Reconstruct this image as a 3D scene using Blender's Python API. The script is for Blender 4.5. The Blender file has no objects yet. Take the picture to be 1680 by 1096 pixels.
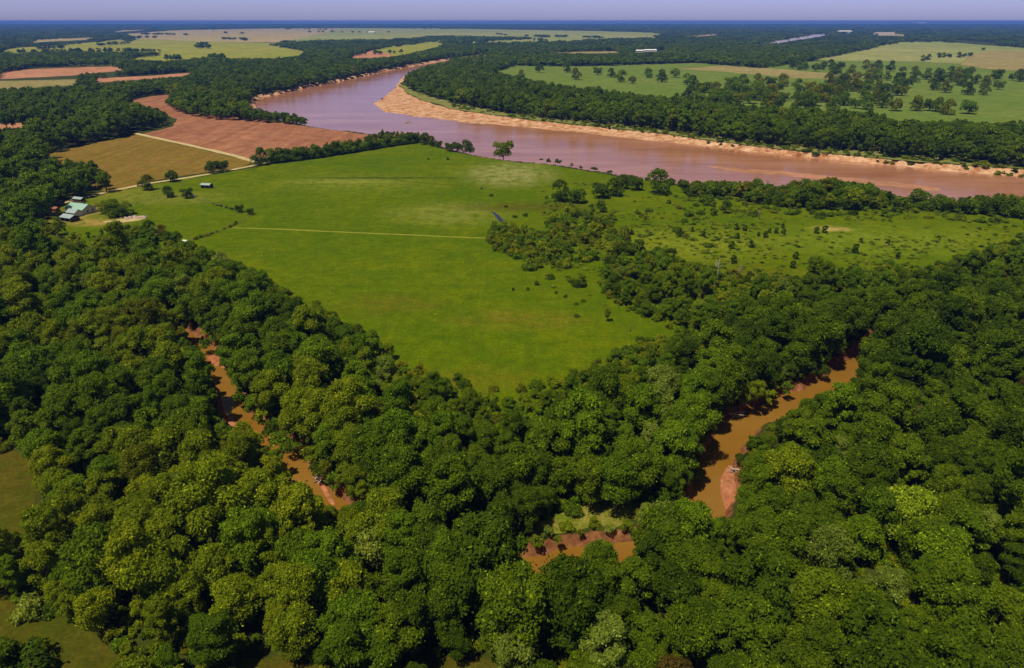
import bpy, bmesh, math, random
import numpy as np
from mathutils import Vector

# ------------------------------------------------------------------ camera, sky, sun, exposure
SC = bpy.context.scene
COL = SC.collection
rng = np.random.default_rng(7)
random.seed(7)
R = math.radians

H = 110.0                      # height of the drone above the plain
FPX = 1135.0                   # focal length in photo pixels (photo 1680 x 1096)
PITCH = R(24.37)
CX, CY = 840.0, 548.0
cam_d = bpy.data.cameras.new('camera')
cam = bpy.data.objects.new('camera', cam_d)
COL.objects.link(cam)
cam.location = (0, 0, H)
cam.rotation_euler = (R(90) - PITCH, 0, 0)
cam_d.sensor_width = 36.0
cam_d.lens = 36.0 * FPX / 1680.0
cam_d.clip_start = 1.0
cam_d.clip_end = 90000.0
SC.camera = cam

SUN_EL, SUN_AZ = 65.0, 226.0    # degrees; azimuth to the right of straight ahead
W = bpy.data.worlds.new('World')
SC.world = W
W.use_nodes = True
wn, wl = W.node_tree.nodes, W.node_tree.links
wn.clear()
w_out = wn.new('ShaderNodeOutputWorld')
w_bg = wn.new('ShaderNodeBackground')
w_sky = wn.new('ShaderNodeTexSky')
w_sky.sky_type = 'NISHITA'
w_sky.sun_disc = False
w_sky.sun_elevation = R(SUN_EL)
w_sky.sun_rotation = R(SUN_AZ)
w_sky.altitude = 100
w_sky.air_density = 1.0
w_sky.dust_density = 0.8
w_sky.ozone_density = 4.0
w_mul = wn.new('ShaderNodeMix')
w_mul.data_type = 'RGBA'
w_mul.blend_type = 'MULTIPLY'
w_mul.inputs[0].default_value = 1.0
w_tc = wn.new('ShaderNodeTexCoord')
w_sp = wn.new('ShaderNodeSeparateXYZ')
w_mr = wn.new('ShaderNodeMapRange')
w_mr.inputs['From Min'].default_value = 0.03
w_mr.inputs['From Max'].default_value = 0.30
w_tint = wn.new('ShaderNodeMix')          # a hazy lavender sky low down, tinted warm overhead to cut blue fill in shade
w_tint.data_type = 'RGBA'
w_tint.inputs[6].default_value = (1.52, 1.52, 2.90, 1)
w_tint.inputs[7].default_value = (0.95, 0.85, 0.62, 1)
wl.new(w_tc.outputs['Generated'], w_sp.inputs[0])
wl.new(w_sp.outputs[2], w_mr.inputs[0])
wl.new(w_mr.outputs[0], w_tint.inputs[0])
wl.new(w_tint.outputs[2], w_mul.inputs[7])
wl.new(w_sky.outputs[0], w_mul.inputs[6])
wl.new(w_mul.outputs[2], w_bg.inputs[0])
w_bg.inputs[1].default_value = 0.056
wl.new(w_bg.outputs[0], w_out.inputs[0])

sd = bpy.data.lights.new('sun', 'SUN')
sd.energy = 4.8
sd.angle = R(0.53)
sd.color = (1.0, 0.93, 0.74)
sun = bpy.data.objects.new('sun', sd)
COL.objects.link(sun)
sdir = Vector((math.sin(R(SUN_AZ)) * math.cos(R(SUN_EL)), math.cos(R(SUN_AZ)) * math.cos(R(SUN_EL)), math.sin(R(SUN_EL))))
sun.rotation_euler = sdir.to_track_quat('Z', 'Y').to_euler()
sun.location = (0, 0, 300)

SC.view_settings.view_transform = 'Standard'
SC.view_settings.look = 'None'
SC.view_settings.exposure = 0.0
SC.view_settings.gamma = 1.0
cy = SC.cycles
cy.max_bounces = 5
cy.diffuse_bounces = 2
cy.glossy_bounces = 2
cy.transmission_bounces = 2
cy.volume_bounces = 0
cy.caustics_reflective = False
cy.caustics_refractive = False
cy.use_denoising = True

# ------------------------------------------------------------------ geometry of the view
CP, SP = math.cos(PITCH), math.sin(PITCH)


def G(px, py, h=0.0):
    """ground position (x, y) of the thing seen at a photo pixel at height h"""
    u, v = px - CX, CY - py
    dn = FPX * SP - v * CP
    fw = FPX * CP + v * SP
    t = (H - h) / dn
    return (u * t, fw * t)


def GL(pts, h=0.0):
    return np.array([G(p[0], p[1], p[2] if len(p) > 2 else h) for p in pts])


def proj(x, y, z):
    x, y, z = np.asarray(x, float), np.asarray(y, float), np.asarray(z, float)
    dz = H - z
    dep = y * CP + dz * SP
    up = y * SP - dz * CP
    return CX + FPX * x / dep, CY - FPX * up / dep


def pip(px, py, poly):
    poly = np.asarray(poly)[:, :2]
    px, py = np.asarray(px, float), np.asarray(py, float)
    res = np.zeros(px.shape, bool)
    bb = (px >= poly[:, 0].min()) & (px <= poly[:, 0].max()) & (py >= poly[:, 1].min()) & (py <= poly[:, 1].max())
    if not bb.any():
        return res
    qx, qy = px[bb], py[bb]
    r = np.zeros(qx.shape, bool)
    n = len(poly)
    for i in range(n):
        x1, y1 = poly[i]
        x2, y2 = poly[(i + 1) % n]
        c = ((y1 > qy) != (y2 > qy))
        with np.errstate(divide='ignore', invalid='ignore'):
            xi = (x2 - x1) * (qy - y1) / (y2 - y1 + 1e-12) + x1
        r ^= c & (qx < xi)
    res[bb] = r
    return res


def dist_line(x, y, line, closed=False):
    d = np.full(np.shape(x), 1e9)
    n = len(line)
    for i in range(n if closed else n - 1):
        a, b = line[i], line[(i + 1) % n]
        ab = b - a
        L2 = (ab ** 2).sum() + 1e-9
        t = np.clip(((x - a[0]) * ab[0] + (y - a[1]) * ab[1]) / L2, 0, 1)
        d = np.minimum(d, np.hypot(x - a[0] - t * ab[0], y - a[1] - t * ab[1]))
    return d


def vnoise(x, y, scale, seed=0):
    x = np.asarray(x, float) / scale
    y = np.asarray(y, float) / scale
    xi, yi = np.floor(x).astype(np.int64), np.floor(y).astype(np.int64)
    fx, fy = x - xi, y - yi
    fx, fy = fx * fx * (3 - 2 * fx), fy * fy * (3 - 2 * fy)

    def h(a, b):
        n = (a * 374761393 + b * 668265263 + seed * 974711) & 0x7fffffff
        n = ((n ^ (n >> 13)) * 1274126177) & 0x7fffffff
        n = (n ^ (n >> 16)) & 0xffff
        return n / 65535.0
    return (h(xi, yi) * (1 - fx) + h(xi + 1, yi) * fx) * (1 - fy) + (h(xi, yi + 1) * (1 - fx) + h(xi + 1, yi + 1) * fx) * fy


def catmull(line, n=6):
    line = [np.array(p, float) for p in line]
    out = []
    for i in range(len(line) - 1):
        p0, p1, p2, p3 = line[max(i - 1, 0)], line[i], line[i + 1], line[min(i + 2, len(line) - 1)]
        for k in range(n):
            t = k / n
            out.append(0.5 * (2 * p1 + (p2 - p0) * t + (2 * p0 - 5 * p1 + 4 * p2 - p3) * t * t + (3 * p1 - p0 - 3 * p2 + p3) * t ** 3))
    out.append(line[-1])
    return np.array(out)


# ------------------------------------------------------------------ object helpers
def tag(o, label=None, cat=None, group=None, kind=None):
    if label: o['label'] = label
    if cat: o['category'] = cat
    if group: o['group'] = group
    if kind: o['kind'] = kind
    return o


def mesh_np(name, verts, faces, mats, smooth=False, midx=None):
    """faces: (n,4) or (n,3) array or list of lists"""
    me = bpy.data.meshes.new(name)
    verts = np.asarray(verts, np.float32)
    if isinstance(faces, np.ndarray):
        n, k = faces.shape
        me.vertices.add(len(verts))
        me.vertices.foreach_set('co', verts.ravel())
        me.loops.add(n * k)
        me.loops.foreach_set('vertex_index', faces.astype(np.int32).ravel())
        me.polygons.add(n)
        me.polygons.foreach_set('loop_start', np.arange(0, n * k, k, dtype=np.int32))
        me.update(calc_edges=True)
    else:
        me.from_pydata(verts.tolist(), [], faces)
    for m in (mats if isinstance(mats, (list, tuple)) else [mats]):
        me.materials.append(m)
    if midx is not None:
        me.polygons.foreach_set('material_index', np.asarray(midx, np.int32))
    me.polygons.foreach_set('use_smooth', np.full(len(me.polygons), smooth))
    me.update()
    return me


def link(name, me, parent=None, loc=None):
    o = bpy.data.objects.new(name, me)
    COL.objects.link(o)
    if parent is not None: o.parent = parent
    if loc is not None: o.location = loc
    return o


def empty(name, loc, rz=0.0, s=None):
    o = bpy.data.objects.new(name, None)
    o.empty_display_size = 0.5
    COL.objects.link(o)
    o.location = loc
    o.rotation_euler = (0, 0, rz)
    if s is not None: o.scale = s
    return o


class MB:
    """collects boxes, prisms and tubes into one mesh"""
    def __init__(s):
        s.v, s.f = [], []

    def add(s, vs, fs):
        b = len(s.v)
        s.v += [tuple(p) for p in vs]
        s.f += [[b + i for i in f] for f in fs]

    def box(s, x0, x1, y0, y1, z0, z1):
        s.add([(x0, y0, z0), (x1, y0, z0), (x1, y1, z0), (x0, y1, z0), (x0, y0, z1), (x1, y0, z1), (x1, y1, z1), (x0, y1, z1)],
              [(3, 2, 1, 0), (4, 5, 6, 7), (0, 1, 5, 4), (1, 2, 6, 5), (2, 3, 7, 6), (3, 0, 4, 7)])

    def tube(s, pts, rad, n=6):
        pts = [Vector(p) for p in pts]
        rings = []
        for i, p in enumerate(pts):
            d = (pts[min(i + 1, len(pts) - 1)] - pts[max(i - 1, 0)]).normalized()
            a = d.cross(Vector((0.31, 0.77, 0.2)))
            a.normalize()
            b = d.cross(a)
            r = rad[i] if isinstance(rad, (list, tuple)) else rad
            rings.append([p + (a * math.cos(2 * math.pi * k / n) + b * math.sin(2 * math.pi * k / n)) * r for k in range(n)])
        vs = [q for r_ in rings for q in r_]
        fs = []
        for i in range(len(pts) - 1):
            for k in range(n):
                fs.append((i * n + k, i * n + (k + 1) % n, (i + 1) * n + (k + 1) % n, (i + 1) * n + k))
        fs.append(tuple(range(n - 1, -1, -1)))
        fs.append(tuple((len(pts) - 1) * n + k for k in range(n)))
        s.add(vs, fs)

    def mesh(s, name, mat, smooth=False):
        return mesh_np(name, s.v, s.f, mat, smooth)

    def build(s, name, mat, parent=None, smooth=False, loc=None):
        return link(name, s.mesh(name, mat, smooth), parent, loc)


# ------------------------------------------------------------------ materials
def new_mat(name):
    m = bpy.data.materials.new(name)
    m.use_nodes = True
    nt = m.node_tree
    nt.nodes.clear()
    out = nt.nodes.new('ShaderNodeOutputMaterial')
    b = nt.nodes.new('ShaderNodeBsdfPrincipled')
    nt.links.new(b.outputs[0], out.inputs[0])
    return m, nt, b, out


class NB:
    def __init__(s, nt):
        s.nt, s.n, s.l = nt, nt.nodes, nt.links
        g = s.n.new('ShaderNodeNewGeometry')
        s.pos = g.outputs['Position']

    def mapped(s, scale=(1, 1, 1), rot=0.0, loc=(0, 0, 0)):
        m = s.n.new('ShaderNodeMapping')
        m.inputs['Scale'].default_value = scale
        m.inputs['Rotation'].default_value = (0, 0, rot)
        m.inputs['Location'].default_value = loc
        s.l.new(s.pos, m.inputs['Vector'])
        return m.outputs[0]

    def noise(s, scale, detail=4, rough=0.6, vec=None, lac=2.0):
        t = s.n.new('ShaderNodeTexNoise')
        t.inputs['Scale'].default_value = scale
        t.inputs['Detail'].default_value = detail
        t.inputs['Roughness'].default_value = rough
        t.inputs['Lacunarity'].default_value = lac
        s.l.new(vec if vec is not None else s.pos, t.inputs['Vector'])
        return t.outputs['Fac']

    def ramp(s, fac, stops, interp='LINEAR'):
        r = s.n.new('ShaderNodeValToRGB')
        r.color_ramp.interpolation = interp
        els = r.color_ramp.elements
        while len(els) < len(stops): els.new(0.5)
        for e, (p, c) in zip(els, stops):
            e.position = p
            e.color = (c, c, c, 1) if not hasattr(c, '__len__') else (*c[:3], 1)
        s.l.new(fac, r.inputs[0])
        return r.outputs[0]

    def mix(s, fac, a, b, mode='MIX'):
        m = s.n.new('ShaderNodeMix')
        m.data_type = 'RGBA'
        m.blend_type = mode
        for idx, v in ((0, fac), (6, a), (7, b)):
            if isinstance(v, (int, float)): m.inputs[idx].default_value = v
            elif isinstance(v, tuple): m.inputs[idx].default_value = (*v[:3], 1)
            else: s.l.new(v, m.inputs[idx])
        return m.outputs[2]

    def math(s, op, a, b=None, clamp=False):
        m = s.n.new('ShaderNodeMath')
        m.operation = op
        m.use_clamp = clamp
        for i, v in enumerate((a, b)):
            if v is None: continue
            if isinstance(v, (int, float)): m.inputs[i].default_value = v
            else: s.l.new(v, m.inputs[i])
        return m.outputs[0]

    def sep(s):
        x = s.n.new('ShaderNodeSeparateXYZ')
        s.l.new(s.pos, x.inputs[0])
        return x.outputs

    def patch(s, cx, cy, rx, ry, rot=0.0):
        """1 at a place on the ground, 0 outside its ragged outline"""
        m = s.n.new('ShaderNodeVectorMath')
        m.operation = 'SUBTRACT'
        s.l.new(s.pos, m.inputs[0])
        m.inputs[1].default_value = (cx, cy, 0)
        mp = s.n.new('ShaderNodeMapping')
        mp.vector_type = 'POINT'
        mp.inputs['Rotation'].default_value = (0, 0, rot)
        mp.inputs['Scale'].default_value = (1 / rx, 1 / ry, 0)
        s.l.new(m.outputs[0], mp.inputs[0])
        ln = s.n.new('ShaderNodeVectorMath')
        ln.operation = 'LENGTH'
        s.l.new(mp.outputs[0], ln.inputs[0])
        return s.math('SUBTRACT', 1.0, ln.outputs['Value'], True)

    def bump(s, b, h, strength, dist):
        n = s.n.new('ShaderNodeBump')
        n.inputs['Strength'].default_value = strength
        n.inputs['Distance'].default_value = dist
        s.l.new(h, n.inputs['Height'])
        s.l.new(n.outputs[0], b.inputs['Normal'])


def plain(name, col, rough=0.8, var=0.25, scale=0.8, metal=0.0):
    m, nt, b, out = new_mat(name)
    nb = NB(nt)
    f = nb.noise(scale, 5)
    nt.links.new(nb.mix(f, tuple(c * (1 - var) for c in col), tuple(c * (1 + var) for c in col)), b.inputs['Base Color'])
    b.inputs['Roughness'].default_value = rough
    b.inputs['Metallic'].default_value = metal
    b.inputs['Specular IOR Level'].default_value = 0.25
    return m


def field_mat(name, c1, c2, c3, scale=0.02, row_rot=None, row_w=3.0, row_amt=0.15, fine=0.6, extra=None, contrast=0.25):
    """grass or tilled soil: broad mottling, grain, optional rows"""
    m, nt, b, out = new_mat(name)
    nb = NB(nt)
    n1 = nb.noise(scale, 6, 0.62)
    n2 = nb.noise(scale * 6, 6, 0.7)
    c = nb.mix(nb.ramp(n1, [(0.5 - contrast / 2, 0.0), (0.5 + contrast / 2, 1.0)]), c1, c2)
    c = nb.mix(nb.ramp(n2, [(0.42, 0.0), (0.72, 1.0)]), c, c3)
    if extra: c = extra(nb, c)
    gr = nb.noise(fine, 5, 0.75)
    c = nb.mix(1.0, c, nb.ramp(gr, [(0.25, 0.62), (0.75, 1.35)]), 'MULTIPLY')
    c = nb.mix(1.0, c, nb.ramp(nb.noise(fine * 0.22, 6, 0.8), [(0.3, 0.74), (0.7, 1.26)]), 'MULTIPLY')
    if row_rot is not None:
        v = nb.mapped((1 / row_w, 0.004, 1), row_rot)
        c = nb.mix(row_amt, c, nb.ramp(nb.noise(1.0, 3, 0.6, v), [(0.3, 0.35), (0.7, 1.5)]), 'MULTIPLY')
    nt.links.new(c, b.inputs['Base Color'])
    b.inputs['Roughness'].default_value = 0.95
    b.inputs['Specular IOR Level'].default_value = 0.0
    nb.bump(b, gr, 0.6, 0.5)
    return m


# ---- ground: forest floor on the flat, red earth / sand where it drops to the water
def ground_mat():
    m, nt, b, out = new_mat('ground')
    nb = NB(nt)
    n = nb.noise(0.12, 6, 0.65)
    floor = nb.mix(nb.ramp(n, [(0.35, 0), (0.7, 1)]), (0.028, 0.040, 0.004), (0.060, 0.062, 0.010))
    nz = nb.noise(0.5, 6, 0.7)
    red = nb.ramp(nz, [(0.3, (0.09, 0.040, 0.016)), (0.48, (0.19, 0.075, 0.030)), (0.62, (0.29, 0.125, 0.055)), (0.75, (0.40, 0.21, 0.11))])
    nsb = nb.noise(0.11, 7, 0.8)
    sand = nb.ramp(nsb, [(0.36, (0.20, 0.065, 0.025)), (0.45, (0.38, 0.18, 0.085)), (0.55, (0.53, 0.31, 0.18)), (0.70, (0.64, 0.45, 0.33))])
    s = nb.sep()
    far = nb.math('MULTIPLY', nb.math('SUBTRACT', s[1], 420.0), 0.02, True)
    soil = nb.mix(far, red, sand)
    zz = nb.math('ADD', s[2], nb.math('MULTIPLY', nb.math('SUBTRACT', nz, 0.5), 1.4))
    k = nb.math('MULTIPLY', nb.math('ADD', nb.math('MULTIPLY', zz, -1.0), -0.25), 4.0, True)
    nt.links.new(nb.mix(k, floor, soil), b.inputs['Base Color'])
    b.inputs['Roughness'].default_value = 0.95
    b.inputs['Specular IOR Level'].default_value = 0.05
    nb.bump(b, nz, 0.8, 0.4)
    return m


def water_mat(name, col, col2, rough, bump, wave=0.35):
    m, nt, b, out = new_mat(name)
    nb = NB(nt)
    n = nb.noise(0.008, 7, 0.68, nb.mapped((0.8, 3.2, 1), 0.12))
    nt.links.new(nb.mix(nb.ramp(n, [(0.35, 0), (0.68, 1)]), col, col2), b.inputs['Base Color'])
    b.inputs['Roughness'].default_value = rough
    b.inputs['IOR'].default_value = 1.33
    h = nb.noise(wave, 4, 0.6, nb.mapped((1, 1.6, 1), 0.5))
    nb.bump(b, h, bump, 0.1)
    return m


MAT = {}
MAT['ground'] = ground_mat()
MAT['river'] = water_mat('river_water', (0.29, 0.112, 0.052), (0.42, 0.195, 0.125), 0.14, 0.8)
MAT['creek'] = water_mat('creek_water', (0.19, 0.088, 0.009), (0.23, 0.115, 0.022), 0.06, 0.12, 0.8)
MAT['pond'] = water_mat('pond_water', (0.02, 0.018, 0.03), (0.03, 0.025, 0.035), 0.05, 0.05, 0.8)
MAT['farwater'] = water_mat('far_water', (0.40, 0.30, 0.27), (0.5, 0.38, 0.33), 0.2, 0.1, 0.1)


def meadow_extra(nb, c):
    def blob(px, py, rx, ry, col, amt, rot=0.0):
        nonlocal c
        x, y = G(px, py)
        f = nb.math('MULTIPLY', nb.patch(x, y, rx, ry, rot), nb.ramp(nb.noise(0.12, 6, 0.75), [(0.38, 0.0), (0.62, 1.0)]))
        c = nb.mix(nb.math('MULTIPLY', nb.math('MULTIPLY', f, 2.2, True), amt), c, col)
    blob(835, 285, 45, 60, (0.27, 0.25, 0.09), 0.7)
    blob(740, 350, 50, 38, (0.21, 0.21, 0.04), 0.55)
    blob(590, 300, 80, 40, (0.17, 0.19, 0.02), 0.5)
    blob(560, 298, 60, 9, (0.24, 0.24, 0.05), 0.5)
    blob(640, 500, 30, 18, (0.13, 0.10, 0.008), 0.5)
    blob(850, 525, 36, 14, (0.15, 0.12, 0.01), 0.6)
    blob(1130, 400, 60, 40, (0.16, 0.18, 0.012), 0.8)
    blob(1240, 460, 40, 30, (0.12, 0.08, 0.008), 0.6)
    blob(1450, 395, 90, 40, (0.15, 0.19, 0.012), 0.7)
    blob(1365, 375, 14, 8, (0.40, 0.28, 0.10), 0.8)
    blob(860, 340, 60, 16, (0.075, 0.045, 0.008), 0.6)
    blob(780, 620, 30, 14, (0.13, 0.11, 0.006), 0.5)
    blob(640, 292, 90, 5, (0.035, 0.05, 0.006), 0.9, 0.12)
    blob(160, 365, 24, 12, (0.30, 0.20, 0.055), 1.0)
    blob(125, 350, 26, 26, (0.27, 0.20, 0.05), 0.9)
    blob(270, 325, 60, 26, (0.17, 0.17, 0.025), 0.7)
    blob(190, 315, 40, 30, (0.19, 0.18, 0.02), 0.7)
    return c


MAT['meadow'] = field_mat('meadow_grass', (0.070, 0.110, 0.0004), (0.116, 0.138, 0.0005), (0.054, 0.098, 0.0004), 0.012, R(20), 4.0, 0.06, 0.9, meadow_extra, 0.34)
MAT['pasture'] = field_mat('pasture_grass', (0.115, 0.165, 0.025), (0.150, 0.185, 0.035), (0.095, 0.14, 0.02), 0.006, None, 3, 0.1, 0.3)
MAT['olive_field'] = field_mat('olive_stubble', (0.140, 0.104, 0.012), (0.185, 0.125, 0.022), (0.215, 0.108, 0.030), 0.014, R(-28), 5.0, 0.2, 0.5, contrast=0.4)
MAT['plowed'] = field_mat('plowed_earth', (0.27, 0.112, 0.056), (0.33, 0.15, 0.085), (0.22, 0.085, 0.052), 0.010, R(-65), 9.0, 0.32, 0.25, contrast=0.35)
MAT['crop'] = field_mat('crop_field', (0.22, 0.225, 0.030), (0.28, 0.25, 0.045), (0.18, 0.205, 0.025), 0.002, None, 3, 0.1, 0.05)
MAT['far_pink'] = field_mat('far_bare_field', (0.36, 0.24, 0.16), (0.30, 0.23, 0.11), (0.30, 0.29, 0.10), 0.0012, None, 3, 0.1, 0.03)
MAT['far_green'] = field_mat('far_green_field', (0.21, 0.235, 0.065), (0.29, 0.27, 0.10), (0.18, 0.21, 0.05), 0.001, None, 3, 0.1, 0.03)
MAT['bare'] = field_mat('bare_field', (0.38, 0.17, 0.095), (0.42, 0.21, 0.12), (0.34, 0.15, 0.08), 0.004, None, 3, 0.1, 0.08)
MAT['tan'] = field_mat('dry_tan_grass', (0.25, 0.19, 0.075), (0.30, 0.23, 0.10), (0.19, 0.18, 0.05), 0.006, None, 3, 0.1, 0.1)
MAT['clearing'] = field_mat('dry_clearing_grass', (0.060, 0.066, 0.004), (0.095, 0.070, 0.008), (0.048, 0.060, 0.004), 0.04, None, 3, 0.1, 1.2)
MAT['road'] = field_mat('pale_gravel', (0.50, 0.38, 0.21), (0.44, 0.33, 0.16), (0.40, 0.34, 0.14), 0.03, None, 3, 0.1, 1.0)
MAT['mown'] = field_mat('mown_strip', (0.23, 0.22, 0.03), (0.26, 0.24, 0.04), (0.18, 0.19, 0.02), 0.05, None, 3, 0.1, 1.0)
MAT['weeds'] = field_mat('bank_weeds', (0.16, 0.17, 0.035), (0.24, 0.20, 0.075), (0.10, 0.13, 0.018), 0.03, None, 3, 0.1, 0.4)
MAT['reeds'] = field_mat('dry_reeds', (0.11, 0.135, 0.008), (0.28, 0.215, 0.05), (0.085, 0.115, 0.006), 0.12, None, 3, 0.1, 1.2)
MAT['sand'] = field_mat('wet_sand', (0.36, 0.13, 0.06), (0.44, 0.19, 0.10), (0.30, 0.10, 0.045), 0.06, None, 3, 0.1, 0.8)
MAT['shoal'] = field_mat('shallow_sand', (0.33, 0.155, 0.095), (0.38, 0.19, 0.12), (0.30, 0.135, 0.08), 0.02, None, 3, 0.1, 0.1)


def leaf_mat(name='leaves', sat=1.0):
    m, nt, b, out = new_mat(name)
    nb = NB(nt)
    a = nt.nodes.new('ShaderNodeAttribute')
    a.attribute_type = 'INSTANCER'
    a.attribute_name = 'tone'
    oi = nt.nodes.new('ShaderNodeObjectInfo')
    lv = nt.nodes.new('ShaderNodeAttribute')
    lv.attribute_type = 'GEOMETRY'
    lv.attribute_name = 'leafvar'
    c = nb.mix(1.0, a.outputs['Color'], nb.ramp(oi.outputs['Random'], [(0, (0.78, 0.80, 0.7)), (0.5, (1.0, 1.0, 1.0)), (1, (1.28, 1.16, 1.1))]), 'MULTIPLY')
    c = nb.mix(1.0, c, nb.ramp(lv.outputs['Fac'], [(0, (0.62, 0.66, 0.6)), (0.5, (1.0, 1.0, 1.0)), (0.85, (1.45, 1.38, 1.2)), (1, (2.5, 2.3, 4.0))]), 'MULTIPLY')  # last stop: whitish glint painted into the leaf colour
    nt.links.new(c, b.inputs['Base Color'])
    b.inputs['Roughness'].default_value = 0.62
    b.inputs['Specular IOR Level'].default_value = 0.08
    tr = nt.nodes.new('ShaderNodeBsdfTranslucent')
    nt.links.new(nb.mix(1.0, c, (1.5, 1.5, 0.6), 'MULTIPLY'), tr.inputs['Color'])
    mx = nt.nodes.new('ShaderNodeMixShader')
    mx.inputs[0].default_value = 0.30
    nt.links.new(b.outputs[0], mx.inputs[1])
    nt.links.new(tr.outputs[0], mx.inputs[2])
    nt.links.new(mx.outputs[0], out.inputs[0])
    return m


MAT['leaf'] = leaf_mat()
MAT['bark'] = plain('bark', (0.13, 0.095, 0.065), 0.95, 0.5, 1.5)
MAT['pale_bark'] = plain('pale_bark', (0.42, 0.36, 0.29), 0.9, 0.35, 1.5)
MAT['dead'] = plain('dead_wood', (0.26, 0.20, 0.15), 0.95, 0.4, 1.5)

# ------------------------------------------------------------------ outlines of water, traced on the ground
RB = [(1760, 288), (1680, 279), (1560, 269), (1470, 264), (1390, 254.5), (1250, 242), (1180, 233), (1100, 221), (1000, 210.5), (900, 200), (800, 187.5),
      (740, 178), (690, 163), (660, 147), (655, 138), (668, 122), (700, 111), (740, 103), (800, 97), (800, 88), (740, 95), (700, 101.5),
      (640, 112), (560, 129), (500, 141), (430, 155), (405, 165), (412, 178), (430, 190), (500, 206), (545, 212), (600, 219), (640, 222),
      (700, 226), (720, 240), (760, 250), (830, 262), (900, 268), (1000, 285), (1120, 301), (1250, 307), (1400, 313), (1550, 329), (1680, 332), (1760, 336)]
WLp = [(1800, 304), (1680, 292), (1560, 281), (1500, 275), (1400, 265), (1240, 250), (1200, 245), (1080, 232), (950, 217), (850, 208), (770, 202),
       (720, 196), (650, 187), (622, 180), (614, 170), (628, 160), (643, 150), (652, 138), (662, 126), (695, 114), (740, 104.5), (800, 98.5), (800, 91), (740, 98.2), (700, 105),
       (640, 115.5), (560, 132.5), (500, 144.5), (437, 158.5), (416, 166), (420, 179), (440, 193), (503, 210), (547, 216), (600, 224), (640, 227),
       (702, 231), (721, 245), (760, 255), (830, 267.5), (900, 273.5), (1000, 291), (1120, 307), (1250, 313), (1400, 320), (1550, 337), (1680, 341), (1800, 346)]


def ragged(w, step, amp, seed):
    out = []
    for i in range(len(w)):
        a, b = w[i], w[(i + 1) % len(w)]
        k = max(1, int(np.hypot(*(b - a)) / step))
        for q in range(k):
            p = a + (b - a) * q / k
            out.append(p + np.array([vnoise(p[0], p[1], step * 2.2, seed) - 0.5, vnoise(p[0], p[1], step * 2.2, seed + 1) - 0.5]) * amp)
    return np.array(out)


RBw = ragged(GL(RB), 11.0, 9.0, 71)
WLw = GL(WLp, -4.0)
CREEK = [(292, 540), (312, 556), (348, 588), (364, 622), (380, 655), (396, 688), (432, 720), (474, 748), (492, 776), (528, 815), (600, 872), (700, 918), (800, 940),
         (900, 930), (1000, 918), (1075, 898), (1135, 868), (1172, 812), (1172, 770), (1200, 718), (1226, 690), (1300, 660), (1360, 632), (1408, 596),
         (1440, 568), (1490, 540)]
CRw = catmull(GL(CREEK, -2.6), 5)
CRHW = 4.6


def creek_d(x, y):
    """distance from the middle of the creek; its left reach is narrower"""
    return dist_line(x, y, CRw) * (1 + 0.45 * np.clip((-np.asarray(x, float) - 22) / 12, 0, 1))




def ground_z(x, y):
    z = np.zeros(np.shape(x))
    # river
    bb = (y > 330) & (y < 3600)
    if bb.any():
        xb, yb = x[bb], y[bb]
        zb = np.zeros(xb.shape)
        wob = (vnoise(xb, yb, 26, 3) - 0.5) * 12 + (vnoise(xb, yb, 9, 5) - 0.5) * 5
        inr = pip(xb, yb, RBw)
        inw = pip(xb, yb, WLw)
        dT = dist_line(xb, yb, RBw, True)
        dW = dist_line(xb, yb, WLw, True)
        t = np.clip((dT + wob * np.clip(dT / 10, 0, 1)) / (dT + dW + 1e-6), 0, 1)
        prof = np.clip(t * 7, 0, 1) * 0.52 + np.clip((t - 0.15) / 0.85, 0, 1) * 0.48
        zz = -4.0 * prof + ((vnoise(xb, yb, 14, 9) - 0.5) * 1.0 + (vnoise(xb, yb, 30, 13) - 0.5) * 1.2) * np.clip(t * 4, 0, 1) * np.clip((1 - t) * 3, 0, 1)
        zb = np.where(inr & ~inw, zz, zb)
        zb = np.where(inw, -4.0 - np.clip((dW + wob * 0.5) * 0.2, -0.35, 2.5), zb)
        z[bb] = zb
    bb = (y > 90) & (y < 330)
    if bb.any():
        xb, yb = x[bb], y[bb]
        d = creek_d(xb, yb) + (vnoise(xb, yb, 7, 11) - 0.5) * 3.2 + (vnoise(xb, yb, 2.4, 12) - 0.5) * 1.0
        z[bb] = np.minimum(z[bb], -3.5 * np.clip((CRHW + 2.6 - d) / 3.2, 0, 1))
    return z


def fan_ground():
    ys = [28.0]
    while ys[-1] < 30000:
        y = ys[-1]
        ys.append(y * (1 + (0.02 if y < 95 else 0.0055 if y < 280 else 0.008 if y < 1000 else 0.02 if y < 3200 else 0.08)))
    rr = np.array(ys)
    th = np.tan(np.concatenate([np.linspace(-62, -46, 40, endpoint=False), np.linspace(-46, 46, 760), np.linspace(46, 62, 41)[1:]]) * math.pi / 180)
    X = rr[:, None] * th[None, :]
    Y = np.repeat(rr[:, None], len(th), 1)
    Z = ground_z(X.ravel(), Y.ravel())
    nr, nc = X.shape
    idx = np.arange(nr * nc).reshape(nr, nc)
    f = np.stack([idx[:-1, :-1], idx[:-1, 1:], idx[1:, 1:], idx[1:, :-1]], -1).reshape(-1, 4)
    me = mesh_np('ground', np.stack([X.ravel(), Y.ravel(), Z], 1), f, MAT['ground'], True)
    tag(link('ground', me), kind='structure')


fan_ground()


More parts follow.
